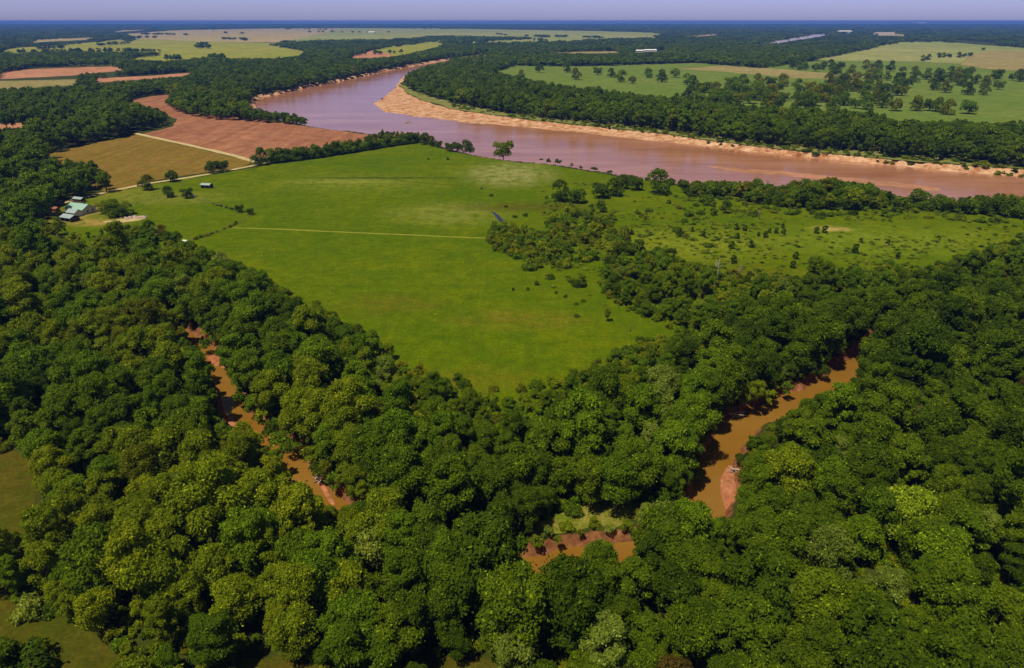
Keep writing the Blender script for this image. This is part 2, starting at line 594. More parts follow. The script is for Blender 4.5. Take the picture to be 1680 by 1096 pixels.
def sheet(name, pts, z, mat, jit=0.004, seg=None, smooth_line=False):
    """a flat sheet with a slightly ragged outline"""
    w = GL(pts)
    if smooth_line:
        w = catmull(list(w) + [w[0]], 6)[:-1]
    out = []
    n = len(w)
    for i in range(n):
        a, b = w[i], w[(i + 1) % n]
        dd = max(min(np.hypot(*a), np.hypot(*b)), 60)
        L = np.hypot(*(b - a))
        k = int(max(1, min(40, L / (seg or dd * 0.012))))
        for q in range(k):
            p = a + (b - a) * q / k
            j = jit * dd
            nx = (vnoise(p[0], p[1], j * 4 + 1, 21) - 0.5) * 2 * j
            ny = (vnoise(p[0], p[1], j * 4 + 1, 22) - 0.5) * 2 * j * 1.6
            out.append((p[0] + nx, p[1] + ny, z))
    bm = bmesh.new()
    vs = [bm.verts.new(p) for p in out]
    f = bm.faces.new(vs)
    if f.normal.z < 0: f.normal_flip()
    bm.normal_update()
    if f.normal.z < 0: f.normal_flip()
    bmesh.ops.triangulate(bm, faces=[f])
    me = bpy.data.meshes.new(name)
    bm.to_mesh(me)
    bm.free()
    me.materials.append(mat)
    return tag(link(name, me), kind='structure')


def strip(name, pts, width, z, mat, n=8, jit=0.25):
    c = catmull(GL(pts), n)
    vs, fs = [], []
    for i, p in enumerate(c):
        d = c[min(i + 1, len(c) - 1)] - c[max(i - 1, 0)]
        d /= np.hypot(*d) + 1e-9
        nrm = np.array([-d[1], d[0]])
        w1 = width / 2 * (1 + (vnoise(p[0], p[1], 9, 31) - 0.5) * jit * 2)
        w2 = width / 2 * (1 + (vnoise(p[0], p[1], 9, 32) - 0.5) * jit * 2)
        vs += [(*(p - nrm * w1), z), (*(p + nrm * w2), z)]
        if i: fs.append((2 * i - 2, 2 * i, 2 * i + 1, 2 * i - 1)[::-1])
    me = mesh_np(name, vs, fs, mat)
    return tag(link(name, me), kind='structure')


# water
def water_sheet(name, w, z, mat):
    bm = bmesh.new()
    f = bm.faces.new([bm.verts.new((p[0], p[1], z)) for p in w])
    bm.normal_update()
    if f.normal.z < 0: f.normal_flip()
    bmesh.ops.triangulate(bm, faces=[f])
    me = bpy.data.meshes.new(name)
    bm.to_mesh(me)
    bm.free()
    me.materials.append(mat)
    return tag(link(name, me), kind='structure')


water_sheet('river_water', RBw, -4.0, MAT['river'])


def creek_water():
    vs, fs = [], []
    for i, p in enumerate(CRw):
        d = CRw[min(i + 1, len(CRw) - 1)] - CRw[max(i - 1, 0)]
        d /= np.hypot(*d)
        nrm = np.array([-d[1], d[0]]) * (CRHW + 3.0)
        vs += [(*(p - nrm), -2.7), (*(p + nrm), -2.7)]
        if i: fs.append((2 * i - 2, 2 * i - 1, 2 * i + 1, 2 * i))
    me = mesh_np('creek_water', vs, fs, MAT['creek'])
    bm = bmesh.new(); bm.from_mesh(me); bmesh.ops.recalc_face_normals(bm, faces=bm.faces)
    if sum(f.normal.z for f in bm.faces) < 0: bmesh.ops.reverse_faces(bm, faces=bm.faces)
    bm.to_mesh(me); bm.free()
    tag(link('creek_water', me), kind='structure')


creek_water()

# fields
MEADOW = [(98, 341), (150, 324), (240, 304), (330, 290), (420, 275), (445, 268), (560, 252), (640, 240), (690, 230), (718, 243), (758, 252.5), (830, 264.5), (900, 270.5), (1000, 287.5),
          (1120, 304), (1250, 310), (1400, 316), (1550, 332), (1680, 335), (1760, 339), (1760, 420, 6), (1680, 440, 8), (1560, 470, 8), (1420, 480, 8), (1250, 480, 8), (1130, 490, 8), (1110, 560, 12),
          (1010, 600, 12), (930, 630, 12), (850, 660, 12), (790, 665, 12), (700, 640, 12), (640, 610, 12), (590, 560, 12), (500, 510, 12), (420, 460, 12), (320, 420, 12),
          (240, 395, 10), (130, 385, 8), (85, 372), (80, 352)]
sheet('meadow', MEADOW, 0.05, MAT['meadow'], 0.003)
sheet('stubble_field', [(228, 221), (415, 265), (402, 273), (330, 284), (240, 298), (200, 313), (180, 316), (120, 300), (20, 270), (65, 257), (120, 242)], 0.06, MAT['olive_field'], 0.002)
sheet('plowed_field', [(195, 168), (270, 154), (330, 150), (330, 175), (360, 190), (420, 196), (500, 207.5), (545, 213.5), (598, 220.5), (640, 223.5), (600, 235), (450, 252), (425, 268), (415, 265), (330, 242), (228, 221), (283, 208), (290, 196), (255, 180)],
      0.055, MAT['plowed'], 0.002)
strip('farm_track', [(222, 219), (300, 236), (370, 252), (420, 266)], 6.0, 0.12, MAT['road'])
strip('gravel_road', [(20, 352), (80, 338), (150, 321), (240, 302), (330, 288), (420, 271), (446, 266)], 5.0, 0.13, MAT['road'])
strip('mown_track', [(380, 374), (450, 376), (560, 381), (680, 386), (740, 389), (800, 391)], 1.8, 0.10, MAT['mown'])
strip('field_drain', [(600, 292), (640, 294), (690, 300), (760, 305)], 1.6, 0.09, MAT['clearing'])
sheet('ditch_water', [(804, 349), (812, 351), (824, 358), (832, 366), (829, 369), (819, 363), (811, 355)], 0.10, MAT['pond'], 0.008, smooth_line=True)
sheet('ditch_water', [(855, 377), (868, 380), (892, 384), (897, 388), (880, 388), (862, 382)], 0.10, MAT['pond'], 0.008, smooth_line=True)
sheet('ditch_water', [(918, 385), (938, 384), (942, 392), (928, 396)], 0.10, MAT['pond'], 0.004)
sheet('farm_yard', [(168, 363), (190, 361), (212, 356), (236, 353), (240, 357), (232, 361), (205, 364), (180, 366)], 0.10, MAT['road'], 0.004)
sheet('far_crop_field', [(40, 90), (130, 76), (230, 63.5), (330, 67), (470, 71), (510, 84), (480, 97), (400, 101), (275, 108), (120, 108)], 0.35, MAT['crop'], 0.003)
sheet('far_bare_field', [(200, 56), (290, 49.5), (430, 47), (570, 46), (570, 58), (470, 70), (330, 68), (225, 64)], 0.45, MAT['far_pink'], 0.003)
sheet('far_green_field', [(560, 46), (720, 46.5), (860, 49), (980, 51), (1085, 54), (1080, 62), (930, 70), (800, 70), (620, 70), (430, 75), (500, 62)], 0.5, MAT['far_green'], 0.003)
sheet('far_bare_field', [(567, 96), (612, 82), (680, 74), (700, 74), (660, 90), (610, 100)], 0.3, MAT['bare'], 0.003)
sheet('far_green_field', [(612, 81), (650, 75), (725, 68), (735, 74), (690, 90), (650, 92)], 0.36, MAT['crop'], 0.003)
sheet('bare_field', [(0, 118), (60, 113), (185, 109), (210, 115), (120, 124), (0, 130)], 0.2, MAT['bare'], 0.003)
sheet('bare_field', [(-40, 133), (60, 132), (130, 130), (125, 140), (-40, 150)], 0.2, MAT['tan'], 0.003)
sheet('bare_field', [(150, 129), (240, 125), (320, 119), (310, 126), (200, 133), (160, 136)], 0.2, MAT['bare'], 0.003)
sheet('bare_field', [(-60, 200), (50, 200), (40, 212), (-60, 216)], 0.12, MAT['bare'], 0.003)
sheet('bare_field', [(-30, 166), (14, 166), (12, 173), (-30, 174)], 0.12, MAT['tan'], 0.003)
sheet('far_crop_field', [(10, 80), (110, 73), (220, 63), (180, 75), (100, 86), (10, 92)], 0.4, MAT['crop'], 0.003)
sheet('far_bare_field', [(50, 70), (150, 65), (158, 61), (50, 65)], 0.5, MAT['far_pink'], 0.003)
sheet('far_bare_field', [(176, 54), (240, 49), (244, 47), (176, 51)], 0.5, MAT['far_pink'], 0.003)
sheet('far_bare_field', [(1130, 61), (1182, 57), (1184, 54), (1130, 59)], 0.5, MAT['far_pink'], 0.003)
sheet('far_bare_field', [(1426, 60), (1492, 61), (1494, 55), (1428, 54)], 0.5, MAT['far_pink'], 0.003)
sheet('far_bare_field', [(760, 71), (850, 70), (965, 67), (960, 63), (770, 67)], 0.45, MAT['far_pink'], 0.003)
sheet('bare_field', [(878, 90), (1012, 87), (1026, 83), (880, 84)], 0.35, MAT['tan'], 0.003)
sheet('pasture', [(800, 122), (845, 106), (1000, 106), (1140, 103), (1250, 105), (1330, 101), (1420, 98), (1560, 100), (1780, 105), (1780, 225), (1560, 215), (1440, 205), (1300, 195), (1100, 175), (1000, 165), (900, 150)], 0.14, MAT['pasture'], 0.003)
sheet('dry_strip', [(1110, 113), (1190, 108), (1260, 112), (1330, 118), (1420, 125), (1400, 132), (1300, 128), (1200, 119)], 0.3, MAT['tan'], 0.004)
sheet('far_pasture', [(1310, 99), (1340, 90), (1400, 80), (1475, 69), (1540, 68), (1600, 73), (1780, 85), (1780, 112), (1600, 106), (1500, 101), (1420, 100)], 0.35, MAT['far_green'], 0.003)
sheet('dry_strip', [(1590, 90), (1640, 82), (1780, 88), (1780, 118), (1640, 116), (1575, 107)], 0.45, MAT['tan'], 0.003)
sheet('far_river', [(1228, 76), (1245, 70), (1290, 64), (1330, 57), (1365, 54), (1358, 58), (1320, 64), (1290, 70), (1250, 76)], 0.5, MAT['farwater'], 0.003)
sheet('river_sandbar', [(1160, 266), (1190, 266), (1260, 272), (1330, 277), (1400, 284), (1480, 292), (1540, 300), (1545, 306), (1480, 300), (1400, 291), (1320, 283), (1230, 276)], -3.96, MAT['shoal'], 0.004, smooth_line=True)
sheet('river_sandbar', [(548, 212), (600, 214), (660, 213), (708, 217), (700, 223), (640, 220), (590, 219)], -3.95, MAT['shoal'], 0.004, smooth_line=True)
sheet('bank_weeds', [(655, 137), (676, 145), (705, 158), (760, 172), (830, 184), (930, 193), (1010, 200), (1120, 212), (1250, 233), (1400, 246), (1500, 254), (1680, 268), (1680, 278), (1560, 268), (1470, 263), (1390, 253.5), (1250, 241), (1180, 232), (1100, 220), (1000, 209.5), (900, 199.2), (800, 187), (740, 178), (690, 163), (660, 147)], 0.12, MAT['weeds'], 0.004)
sheet('clearing', [(-60, 735), (45, 752), (60, 800), (55, 890), (-60, 905)], 0.06, MAT['clearing'], 0.01)
sheet('clearing', [(-60, 975), (60, 995), (120, 1035), (190, 1075), (200, 1160), (-60, 1160)], 0.06, MAT['clearing'], 0.01)
sheet('clearing', [(380, 1090), (450, 1070), (540, 1078), (560, 1140), (400, 1150)], 0.06, MAT['clearing'], 0.01)
sheet('clearing', [(715, 1085), (760, 1072), (810, 1082), (820, 1140), (720, 1150)], 0.06, MAT['clearing'], 0.01)
sheet('creek_clearing', [(866, 886), (880, 866), (905, 850), (960, 828), (1010, 818), (1060, 812), (1060, 842), (1010, 862), (950, 874)], 0.08, MAT['reeds'], 0.01)


def bar_mesh(name, pts, top, z0, mat):
    """a low rounded bar of sand standing out of the water"""
    w = catmull(list(GL(pts, -2.6)) + [GL(pts, -2.6)[0]], 6)[:-1]
    c = w.mean(0)
    vs, fs = [], []
    n = len(w)
    K = 5
    for k in range(K):
        s = 1 - k / K
        for p in w:
            q = c + (p - c) * s
            vs.append((q[0], q[1], z0 + top * (1 - s ** 2.2) * 1.2 + (vnoise(q[0], q[1], 1.3, 4) - 0.5) * 0.35 * (k > 0)))
    vs.append((c[0], c[1], z0 + top * 1.2))
    for k in range(K - 1):
        for i in range(n):
            fs.append((k * n + i, k * n + (i + 1) % n, (k + 1) * n + (i + 1) % n, (k + 1) * n + i))
    for i in range(n):
        fs.append(((K - 1) * n + i, (K - 1) * n + (i + 1) % n, K * n))
    return tag(link(name, mesh_np(name, vs, fs, mat, True)), kind='structure')


bar_mesh('sandbar', [(1183, 776), (1195, 760), (1212, 762), (1222, 780), (1212, 800), (1214, 845), (1200, 858), (1188, 835), (1180, 800)], 0.9, -2.9, MAT['sand'])
bar_mesh('sandbar', [(497, 742), (508, 742), (520, 768), (536, 795), (552, 830), (542, 828), (524, 798), (508, 772)], 0.6, -2.9, MAT['sand'])
bar_mesh('sandbar', [(345, 690), (352, 676), (372, 680), (392, 694), (384, 702), (365, 698)], 0.6, -2.9, MAT['sand'])
bar_mesh('sandbar', [(337, 583), (352, 580), (372, 592), (378, 606), (362, 604), (345, 596)], 0.6, -2.9, MAT['sand'])


# ------------------------------------------------------------------ trees
def leaf_cloud(seed, Rr, z0, z1, nl, leaves, ls, lobe=(0.30, 0.46), up=0.25, spread=1.0, taper=0.55, low=0.85):
    """leaf sprays spread over many lobes of one crown: returns verts, faces, variation"""
    g = np.random.default_rng(seed)
    hc = (z1 - z0)
    C, RR = [], []
    for i in range(nl):
        t = (i + 0.5) / nl
        zf = g.uniform(0.0, 1.0) ** low
        prof = math.sqrt(max(0.0, 1 - (max(zf - 0.35, 0) / 0.68) ** 2)) if zf > 0.35 else taper + (1 - taper) * zf / 0.35
        a = i * 2.39996 + g.uniform(-0.4, 0.4)
        rad = Rr * prof * math.sqrt(g.uniform(0.15, 1.0)) * 0.78 * spread
        lr = Rr * g.uniform(*lobe)
        C.append((rad * math.cos(a), rad * math.sin(a), z0 + hc * (0.12 + 0.74 * zf)))
        RR.append(lr)
    C, RR = np.array(C), np.array(RR)
    w = RR ** 2 / (RR ** 2).sum()
    out_p, out_n, out_v = [], [], []
    lobe_v = g.uniform(0.2, 0.8, nl)
    for i in range(nl):
        m = int(leaves * 1.6 * w[i])
        d = g.normal(size=(m, 3))
        d /= np.linalg.norm(d, axis=1)[:, None]
        d[:, 2] = np.where(d[:, 2] < -0.45, -d[:, 2], d[:, 2])
        rr = RR[i] * (1.06 - np.abs(g.normal(0, 0.20, m)))[:, None] * (1 + 0.32 * (g.random((m, 1)) > 0.90)) * (0.86 + 0.28 * vnoise(d[:, 0] * 2.2 + i * 7, d[:, 1] * 2.2 + d[:, 2] * 3.1, 1.0, seed)[:, None])
        p = C[i] + d * rr * np.array([1, 1, 0.82])
        ok = np.ones(m, bool)
        for j in range(nl):
            if j != i:
                ok &= np.linalg.norm((p - C[j]) / np.array([1, 1, 0.82]), axis=1) > RR[j] * 0.72
        out_p.append(p[ok]); out_n.append(d[ok])
        out_v.append(np.clip(lobe_v[i] * 0.55 + g.random(ok.sum()) * 0.45, 0, 1))
    p, nn, v = np.concatenate(out_p), np.concatenate(out_n), np.concatenate(out_v)
    if len(p) > leaves:
        k = g.permutation(len(p))[:leaves]
        p, nn, v = p[k], nn[k], v[k]
    m = len(p)
    nn = nn * 0.6 + g.normal(0, 0.5, (m, 3)) + np.array([0, 0, up])
    nn /= np.linalg.norm(nn, axis=1)[:, None]
    a = np.cross(nn, g.normal(size=(m, 3)))
    a /= np.linalg.norm(a, axis=1)[:, None] + 1e-9
    b = np.cross(nn, a)
    s = (ls * g.uniform(0.55, 1.35, m))[:, None]
    bend = nn * s * 0.22
    verts = np.stack([p - a * s, p - b * s * 0.55 - bend, p + a * s, p + b * s * 0.55 - bend], 1).reshape(-1, 3)
    faces = np.arange(m * 4).reshape(m, 4)
    v = np.where(g.random(m) > 0.95, 1.0, v * 0.9)  # a few random leaves painted bright, standing in for sun glints
    return verts, faces, v, C


def set_var(me, var):
    at = me.attributes.new('leafvar', 'FLOAT', 'FACE')
    at.data.foreach_set('value', np.asarray(var, np.float32))


def trunk_mb(seed, z0, z1, C, r0):
    g = random.Random(seed)
    t = MB()
    top = z0 + (z1 - z0) * 0.55
    lean = (g.uniform(-.6, .6), g.uniform(-.6, .6))
    t.tube([(0, 0, -0.4), (0.05, 0, z0 * 0.35), (lean[0] * 0.5, lean[1] * 0.5, z0), (lean[0], lean[1], top)], [r0 * 1.35, r0, r0 * 0.8, r0 * 0.3], 7)
    for c in C[::2][:7]:
        s = Vector((lean[0] * 0.5, lean[1] * 0.5, z0 * g.uniform(0.7, 1.1)))
        e = Vector(c)
        m = s.lerp(e, 0.5) + Vector((0, 0, -0.5))
        t.tube([s, m, e], [r0 * 0.45, r0 * 0.28, r0 * 0.1], 5)
    return t


def make_kind(name, seed, Rr, ht, z0f, nl, leaves, ls, **kw):
    """a tree kind of reference size: (crown mesh, trunk mesh, joined mesh)"""
    bark = kw.pop('bark', MAT['bark'])
    v, f, var, C = leaf_cloud(seed, Rr, ht * z0f, ht, nl, leaves, ls, **kw)
    crown = mesh_np(name + '_crown', v, f, MAT['leaf'])
    set_var(crown, var)
    t = trunk_mb(seed, ht * z0f, ht, C, Rr * 0.055)
    trunk = t.mesh(name + '_trunk', bark, True)
    # joined, for the mass of the woods
    nv = len(v)
    allf = [list(q) for q in f.tolist()] + [[i + nv for i in q] for q in t.f]
    joined = mesh_np(name + '_whole', np.concatenate([v, np.array(t.v)]), allf, [MAT['leaf'], bark], False, [0] * len(f) + [1] * len(t.f))
    set_var(joined, np.concatenate([var, np.full(len(t.f), 0.5)]))
    return crown, trunk, joined


NEAR = [make_kind('oak', 11, 6.0, 15.0, 0.20, 30, 9000, 0.30, lobe=(0.20, 0.42)),
        make_kind('elm', 12, 5.4, 17.0, 0.18, 36, 9000, 0.28, lobe=(0.16, 0.36), spread=1.08),
        make_kind('pecan', 13, 6.2, 16.0, 0.22, 42, 9500, 0.29, lobe=(0.14, 0.33), spread=1.14),
        make_kind('hackberry', 14, 5.2, 14.0, 0.18, 26, 8000, 0.30, lobe=(0.22, 0.46)),
        make_kind('ash', 15, 4.8, 18.0, 0.18, 38, 8500, 0.28, lobe=(0.16, 0.34), taper=0.45, spread=1.05),
        make_kind('sycamore', 16, 6.2, 15.5, 0.20, 46, 9500, 0.33, lobe=(0.12, 0.30), spread=1.18, up=0.5)]
MID = [make_kind('mid_tree', 31 + i, r_, h_, z_, n_, 1700, 0.60, lobe=lb, spread=1.06) for i, (r_, h_, z_, n_, lb) in enumerate(
    [(6.0, 15.0, 0.18, 20, (0.22, 0.44)), (5.2, 17.0, 0.16, 22, (0.2, 0.40)), (6.4, 15.5, 0.2, 26, (0.18, 0.36)), (4.4, 18.0, 0.14, 20, (0.22, 0.42))])]
FAR = [make_kind('far_tree', 41 + i, r_, h_, z_, n_, 320, 1.35, lobe=lb) for i, (r_, h_, z_, n_, lb) in enumerate(
    [(6.0, 14.0, 0.15, 9, (0.34, 0.5)), (5.6, 16.0, 0.15, 10, (0.32, 0.48)), (6.6, 15.0, 0.15, 11, (0.3, 0.48))])]
PARK = [make_kind('park_tree', 51 + i, r_, h_, z_, n_, 1500, 0.70, lobe=lb, taper=0.88, low=1.5) for i, (r_, h_, z_, n_, lb) in enumerate(
    [(7.0, 15.0, 0.06, 15, (0.34, 0.48)), (6.4, 16.5, 0.07, 16, (0.32, 0.48)), (7.5, 14.0, 0.05, 15, (0.34, 0.5))])]


def make_shrub(name, seed, Rr, ht, nl, leaves, ls, **kw):
    v, f, var, C = leaf_cloud(seed, Rr, -0.1 * ht, ht, nl, leaves, ls, taper=0.8, **kw)
    v[:, 2] = np.maximum(v[:, 2], 0.03)
    me = mesh_np(name, v, f, MAT['leaf'])
    set_var(me, var)
    return me


SHRUB = [make_shrub('shrub', 61, 2.0, 2.6, 9, 800, 0.26), make_shrub('shrub', 62, 1.7, 3.2, 9, 800, 0.25), make_shrub('shrub', 63, 2.4, 2.2, 11, 900, 0.26)]
CEDAR = make_shrub('cedar', 64, 1.5, 4.2, 12, 900, 0.26, lobe=(0.3, 0.5))


def make_clump(seed):
    """a stand of far trees: a wide flat mass of leaf sprays"""
    g = np.random.default_rng(seed)
    vs, fs, vv, b = [], [], [], 0
    for k in range(7):
        v, f, var, C = leaf_cloud(seed * 10 + k, 6.5, 1.0, g.uniform(10, 16), 6, 90, 2.2, lobe=(0.4, 0.6))
        v = v + np.array([g.uniform(-20, 20), g.uniform(-20, 20), 0])
        vs.append(v); fs.append(f + b); vv.append(var); b += len(v)
    me = mesh_np('far_stand', np.concatenate(vs), np.concatenate(fs), MAT['leaf'])
    set_var(me, np.concatenate(vv))
    return me


CLUMP = [make_clump(3), make_clump(4), make_clump(5)]

TONES = {'dark': (0.056, 0.094, 0.001), 'mid': (0.088, 0.138, 0.0015), 'green': (0.104, 0.172, 0.002), 'yellow': (0.158, 0.200, 0.002), 'olive': (0.138, 0.152, 0.002),
         'lime': (0.20, 0.27, 0.008), 'pale': (0.165, 0.215, 0.022), 'brown': (0.10, 0.068, 0.008)}


# ---- what the photograph shows open: no crown may grow there
OPEN = [
    # meadow, house yard and right-hand grassland
    [(66, 338), (150, 321), (240, 300), (330, 286), (420, 268), (446, 264), (560, 252), (640, 241), (690, 234), (760, 247), (830, 258), (900, 266), (1000, 280), (1060, 288), (1110, 300), (1130, 326), (1200, 322), (1232, 334), (1300, 343), (1400, 345), (1470, 341), (1560, 350), (1620, 354), (1672, 362), (1700, 365),
     (1700, 388), (1650, 395), (1610, 412), (1560, 432), (1480, 445), (1400, 440), (1360, 440), (1300, 455), (1200, 452), (1180, 440), (1130, 425), (1085, 415), (1020, 425), (985, 440), (976, 470), (1000, 492), (1040, 516), (1090, 534), (1105, 548),
     (1010, 586), (930, 614), (880, 636), (840, 645), (780, 640), (725, 622), (690, 612), (662, 598), (640, 560), (600, 540), (560, 520), (510, 500), (480, 478), (440, 455), (400, 432), (345, 412), (318, 395), (275, 375), (250, 370), (180, 377), (120, 380), (98, 360), (90, 345)],
    # tilled fields
    [(65, 257), (120, 242), (235, 214), (280, 202), (283, 192), (258, 178), (205, 168), (235, 158), (285, 154), (265, 165), (285, 182), (330, 194), (400, 199), (500, 207), (600, 219), (590, 226), (500, 238), (445, 250), (440, 262), (330, 288), (240, 303), (200, 312), (186, 300), (165, 275), (120, 266)],
    # river with its sand
    [(735, 97), (690, 105), (600, 122), (520, 137), (420, 157), (404, 168), (415, 178), (450, 182), (500, 192), (504, 204), (545, 213), (600, 221), (640, 213), (688, 217), (700, 226), (718, 240), (760, 246), (790, 250), (900, 266), (1000, 283), (1110, 297), (1200, 297), (1290, 303), (1310, 292), (1400, 290), (1430, 302), (1470, 321), (1560, 335), (1600, 322), (1680, 318),
     (1720, 310), (1720, 276), (1560, 265), (1470, 258), (1390, 249), (1250, 237), (1180, 228), (1100, 215), (1000, 205), (900, 195), (800, 181), (740, 168), (690, 154), (668, 145), (662, 138), (665, 122), (700, 108), (735, 101)],
    # creek
    [(285, 545), (303, 536), (318, 552), (335, 562), (345, 580), (372, 592), (382, 618), (396, 640), (412, 668), (432, 700), (452, 715), (470, 735), (503, 738), (512, 765), (530, 790), (546, 812), (548, 830), (538, 830), (520, 812), (500, 795), (470, 785), (463, 765), (470, 742), (440, 730), (410, 708), (385, 700), (352, 690), (356, 655), (352, 620), (335, 595), (325, 570), (300, 556)],
    [(860, 911), (866, 884), (900, 858), (960, 840), (1010, 834), (1052, 832), (1052, 865), (1030, 878), (985, 885), (948, 892), (948, 930), (890, 944), (872, 935)],
    [(1010, 897), (1045, 880), (1044, 905), (1030, 925), (1012, 932)],
    [(1132, 752), (1172, 748), (1188, 710), (1195, 684), (1250, 686), (1262, 664), (1310, 640), (1330, 625), (1380, 605), (1408, 582), (1422, 592), (1400, 628), (1340, 650), (1270, 690), (1246, 718), (1225, 752), (1214, 766), (1222, 775), (1210, 800), (1212, 840), (1195, 856), (1160, 840), (1140, 825)],
    # clearings bottom left and bottom edge
    [(-60, 735), (44, 750), (56, 800), (50, 866), (22, 880), (-60, 890)],
    [(-60, 975), (60, 995), (114, 1034), (130, 1054), (172, 1062), (185, 1125), (-60, 1125)],
    [(408, 1092), (455, 1076), (515, 1084), (520, 1110), (410, 1110)],
    [(735, 1092), (760, 1080), (790, 1090), (790, 1110), (735, 1110)],
    # far fields
    [(100, 84), (180, 77), (230, 64), (330, 61), (430, 66), (470, 70), (430, 73), (500, 84), (488, 92), (450, 96), (400, 96), (330, 94), (275, 101), (200, 97), (268, 91), (262, 85), (190, 85)],
    [(0, 84), (30, 77), (30, 82), (0, 88)],
    [(200, 56), (290, 49.5), (430, 46), (560, 46), (720, 46.5), (860, 49), (980, 51), (1085, 54), (1075, 61), (930, 65), (850, 60), (730, 58), (620, 64), (430, 67), (330, 61), (225, 61)],
    [(570, 96), (612, 82), (680, 73), (724, 69), (722, 76), (690, 84), (650, 92), (600, 96)],
    [(0, 120), (60, 110), (180, 107), (205, 115), (120, 124), (0, 130)],
    [(-60, 132), (60, 130), (128, 129), (122, 140), (-60, 149)],
    [(20, 79), (110, 74), (150, 70), (210, 64), (180, 72), (100, 83), (20, 88)], [(60, 70), (150, 66), (155, 62), (60, 66)],
    [(155, 130), (240, 123), (316, 118), (305, 125), (200, 134), (162, 137)],
    [(-40, 202), (48, 202), (36, 209), (-40, 212)], [(-30, 167), (12, 167), (10, 171), (-30, 172)], [(320, 137), (345, 136), (342, 139), (322, 140)],
    # far-bank pasture
    [(812, 118), (845, 108), (960, 109), (1140, 103), (1250, 112), (1320, 102), (1400, 86), (1475, 70), (1540, 69), (1600, 74), (1780, 84), (1780, 200), (1640, 203), (1600, 200), (1520, 198), (1470, 201), (1445, 187), (1400, 182), (1300, 178), (1200, 172), (1110, 160), (1040, 155), (960, 144), (900, 136), (860, 128)],
    [(1235, 74), (1290, 65), (1330, 58), (1362, 55), (1350, 60), (1290, 69)],
    [(880, 86), (1010, 84), (1022, 87), (985, 89)], [(1038, 85), (1090, 82), (1092, 86), (1042, 87)],
    [(770, 69), (840, 66), (960, 65), (850, 68)], [(1135, 60), (1180, 56), (1182, 59), (1140, 62)], [(1375, 56), (1400, 52), (1395, 56)], [(1430, 55), (1490, 57), (1488, 60), (1435, 58)],
    [(50, 67), (150, 62), (148, 66), (60, 69)], [(180, 52), (240, 48), (238, 51), (186, 54)], [(1565, 66), (1640, 70), (1640, 72), (1566, 68)],
]
YOUNG = [  # places with lower growth: outline in the photo, size factor
    ([(950, 405), (1120, 400), (1200, 430), (1300, 440), (1300, 480), (1180, 540), (1060, 560), (940, 480)], 0.62),
    ([(1200, 430), (1700, 380), (1700, 500), (1300, 520)], 0.75),
    ([(1090, 270), (1700, 270), (1700, 375), (1090, 345)], 0.48),
    ([(430, 200), (800, 200), (800, 275), (430, 275)], 0.45),
    ([(640, 590), (700, 600), (860, 640), (1100, 540), (1110, 600), (860, 705), (650, 670)], 0.62),
    ([(60, 360), (340, 360), (340, 420), (60, 420)], 0.6),
]


def size_factor(px, py):
    s = np.ones(np.shape(px))
    for poly, k in YOUNG:
        s = np.where(pip(px, py, poly), np.minimum(s, k), s)
    return s


def blocked(x, y, ht, rad, base=True, off=1.5):
    """True where the crown or the foot would stand in an open place"""
    b = np.zeros(np.shape(x), bool)
    tests = [(0, 0, 0.60), (0, 0, 0.93), (-0.7, 0, 0.62), (0.7, 0, 0.62), (0, -0.75, 0.45), (-0.5, 0, 0.86), (0.5, 0, 0.86)]
    if base: tests.append((0, 0, 0.04))
    for ax, ay, az in tests:
        px, py = proj(x + ax * rad, y + ay * rad, ht * az)
        for poly in OPEN:
            b |= pip(px, py, poly)
    b |= pip(x, y, RBw)
    b |= creek_d(x, y) < CRHW + off
    return b


def jitter_grid(y0, y1, sp, half=0.80, jit=0.42):
    n = int((y1 - y0) / sp) + 1
    xs, ys = [], []
    for i in range(n):
        y = y0 + i * sp
        w = half * y + 25
        k = int(2 * w / sp)
        off = 0.5 * sp if i % 2 else 0.0
        xs.append(np.linspace(-w, w, k) + off)
        ys.append(np.full(k, y))
    x, y = np.concatenate(xs), np.concatenate(ys)
    return x + rng.uniform(-jit, jit, len(x)) * sp, y + rng.uniform(-jit, jit, len(y)) * sp


def tones_for(x, y, px, py):
    """leaf colour of each tree: patches of one kind, plus chance"""
    n = len(x)
    a = vnoise(x, y, 45, 41) * 0.40 + vnoise(x, y, 16, 42) * 0.25 + rng.random(n) * 0.35
    left = (px < 600) & (py > 640)
    upl = (px < 420) & (py > 380) & (py <= 640)
    names = np.where(a < 0.30, 'dark', np.where(a < 0.56, 'mid', np.where(a < 0.74, 'green', np.where(a < 0.88, 'yellow', 'olive'))))
    nl = np.where(a < 0.20, 'dark', np.where(a < 0.42, 'mid', np.where(a < 0.55, 'green', np.where(a < 0.80, 'yellow', 'olive'))))
    names = np.where(left | upl, nl, names)
    nr = np.where(a < 0.40, 'dark', np.where(a < 0.66, 'mid', np.where(a < 0.86, 'green', np.where(a < 0.94, 'yellow', 'olive'))))
    names = np.where((px > 1180) & (py > 520), nr, names)
    r2 = rng.random(n)
    names = np.where((r2 > 0.985) & (y < 330), 'pale', names)
    names = np.where((r2 < 0.004) & (y < 330), 'brown', names)
    return names


# ---- near woods
x, y = jitter_grid(66, 335, 6.4)
px, py = proj(x, y, 8.0)
sf = size_factor(px, py)
keep = rng.random(len(x)) < 1.0
ref = rng.integers(0, len(NEAR), len(x))
base_R = np.array([6.0, 5.6, 6.4, 5.4, 5.2, 6.2])[ref]
base_H = np.array([15.0, 16.5, 16.0, 14.0, 17.5, 15.5])[ref]
sc = sf * np.clip(rng.normal(0.74, 0.22, len(x)), 0.36, 1.35)
bl = blocked(x, y, base_H * sc, base_R * sc)
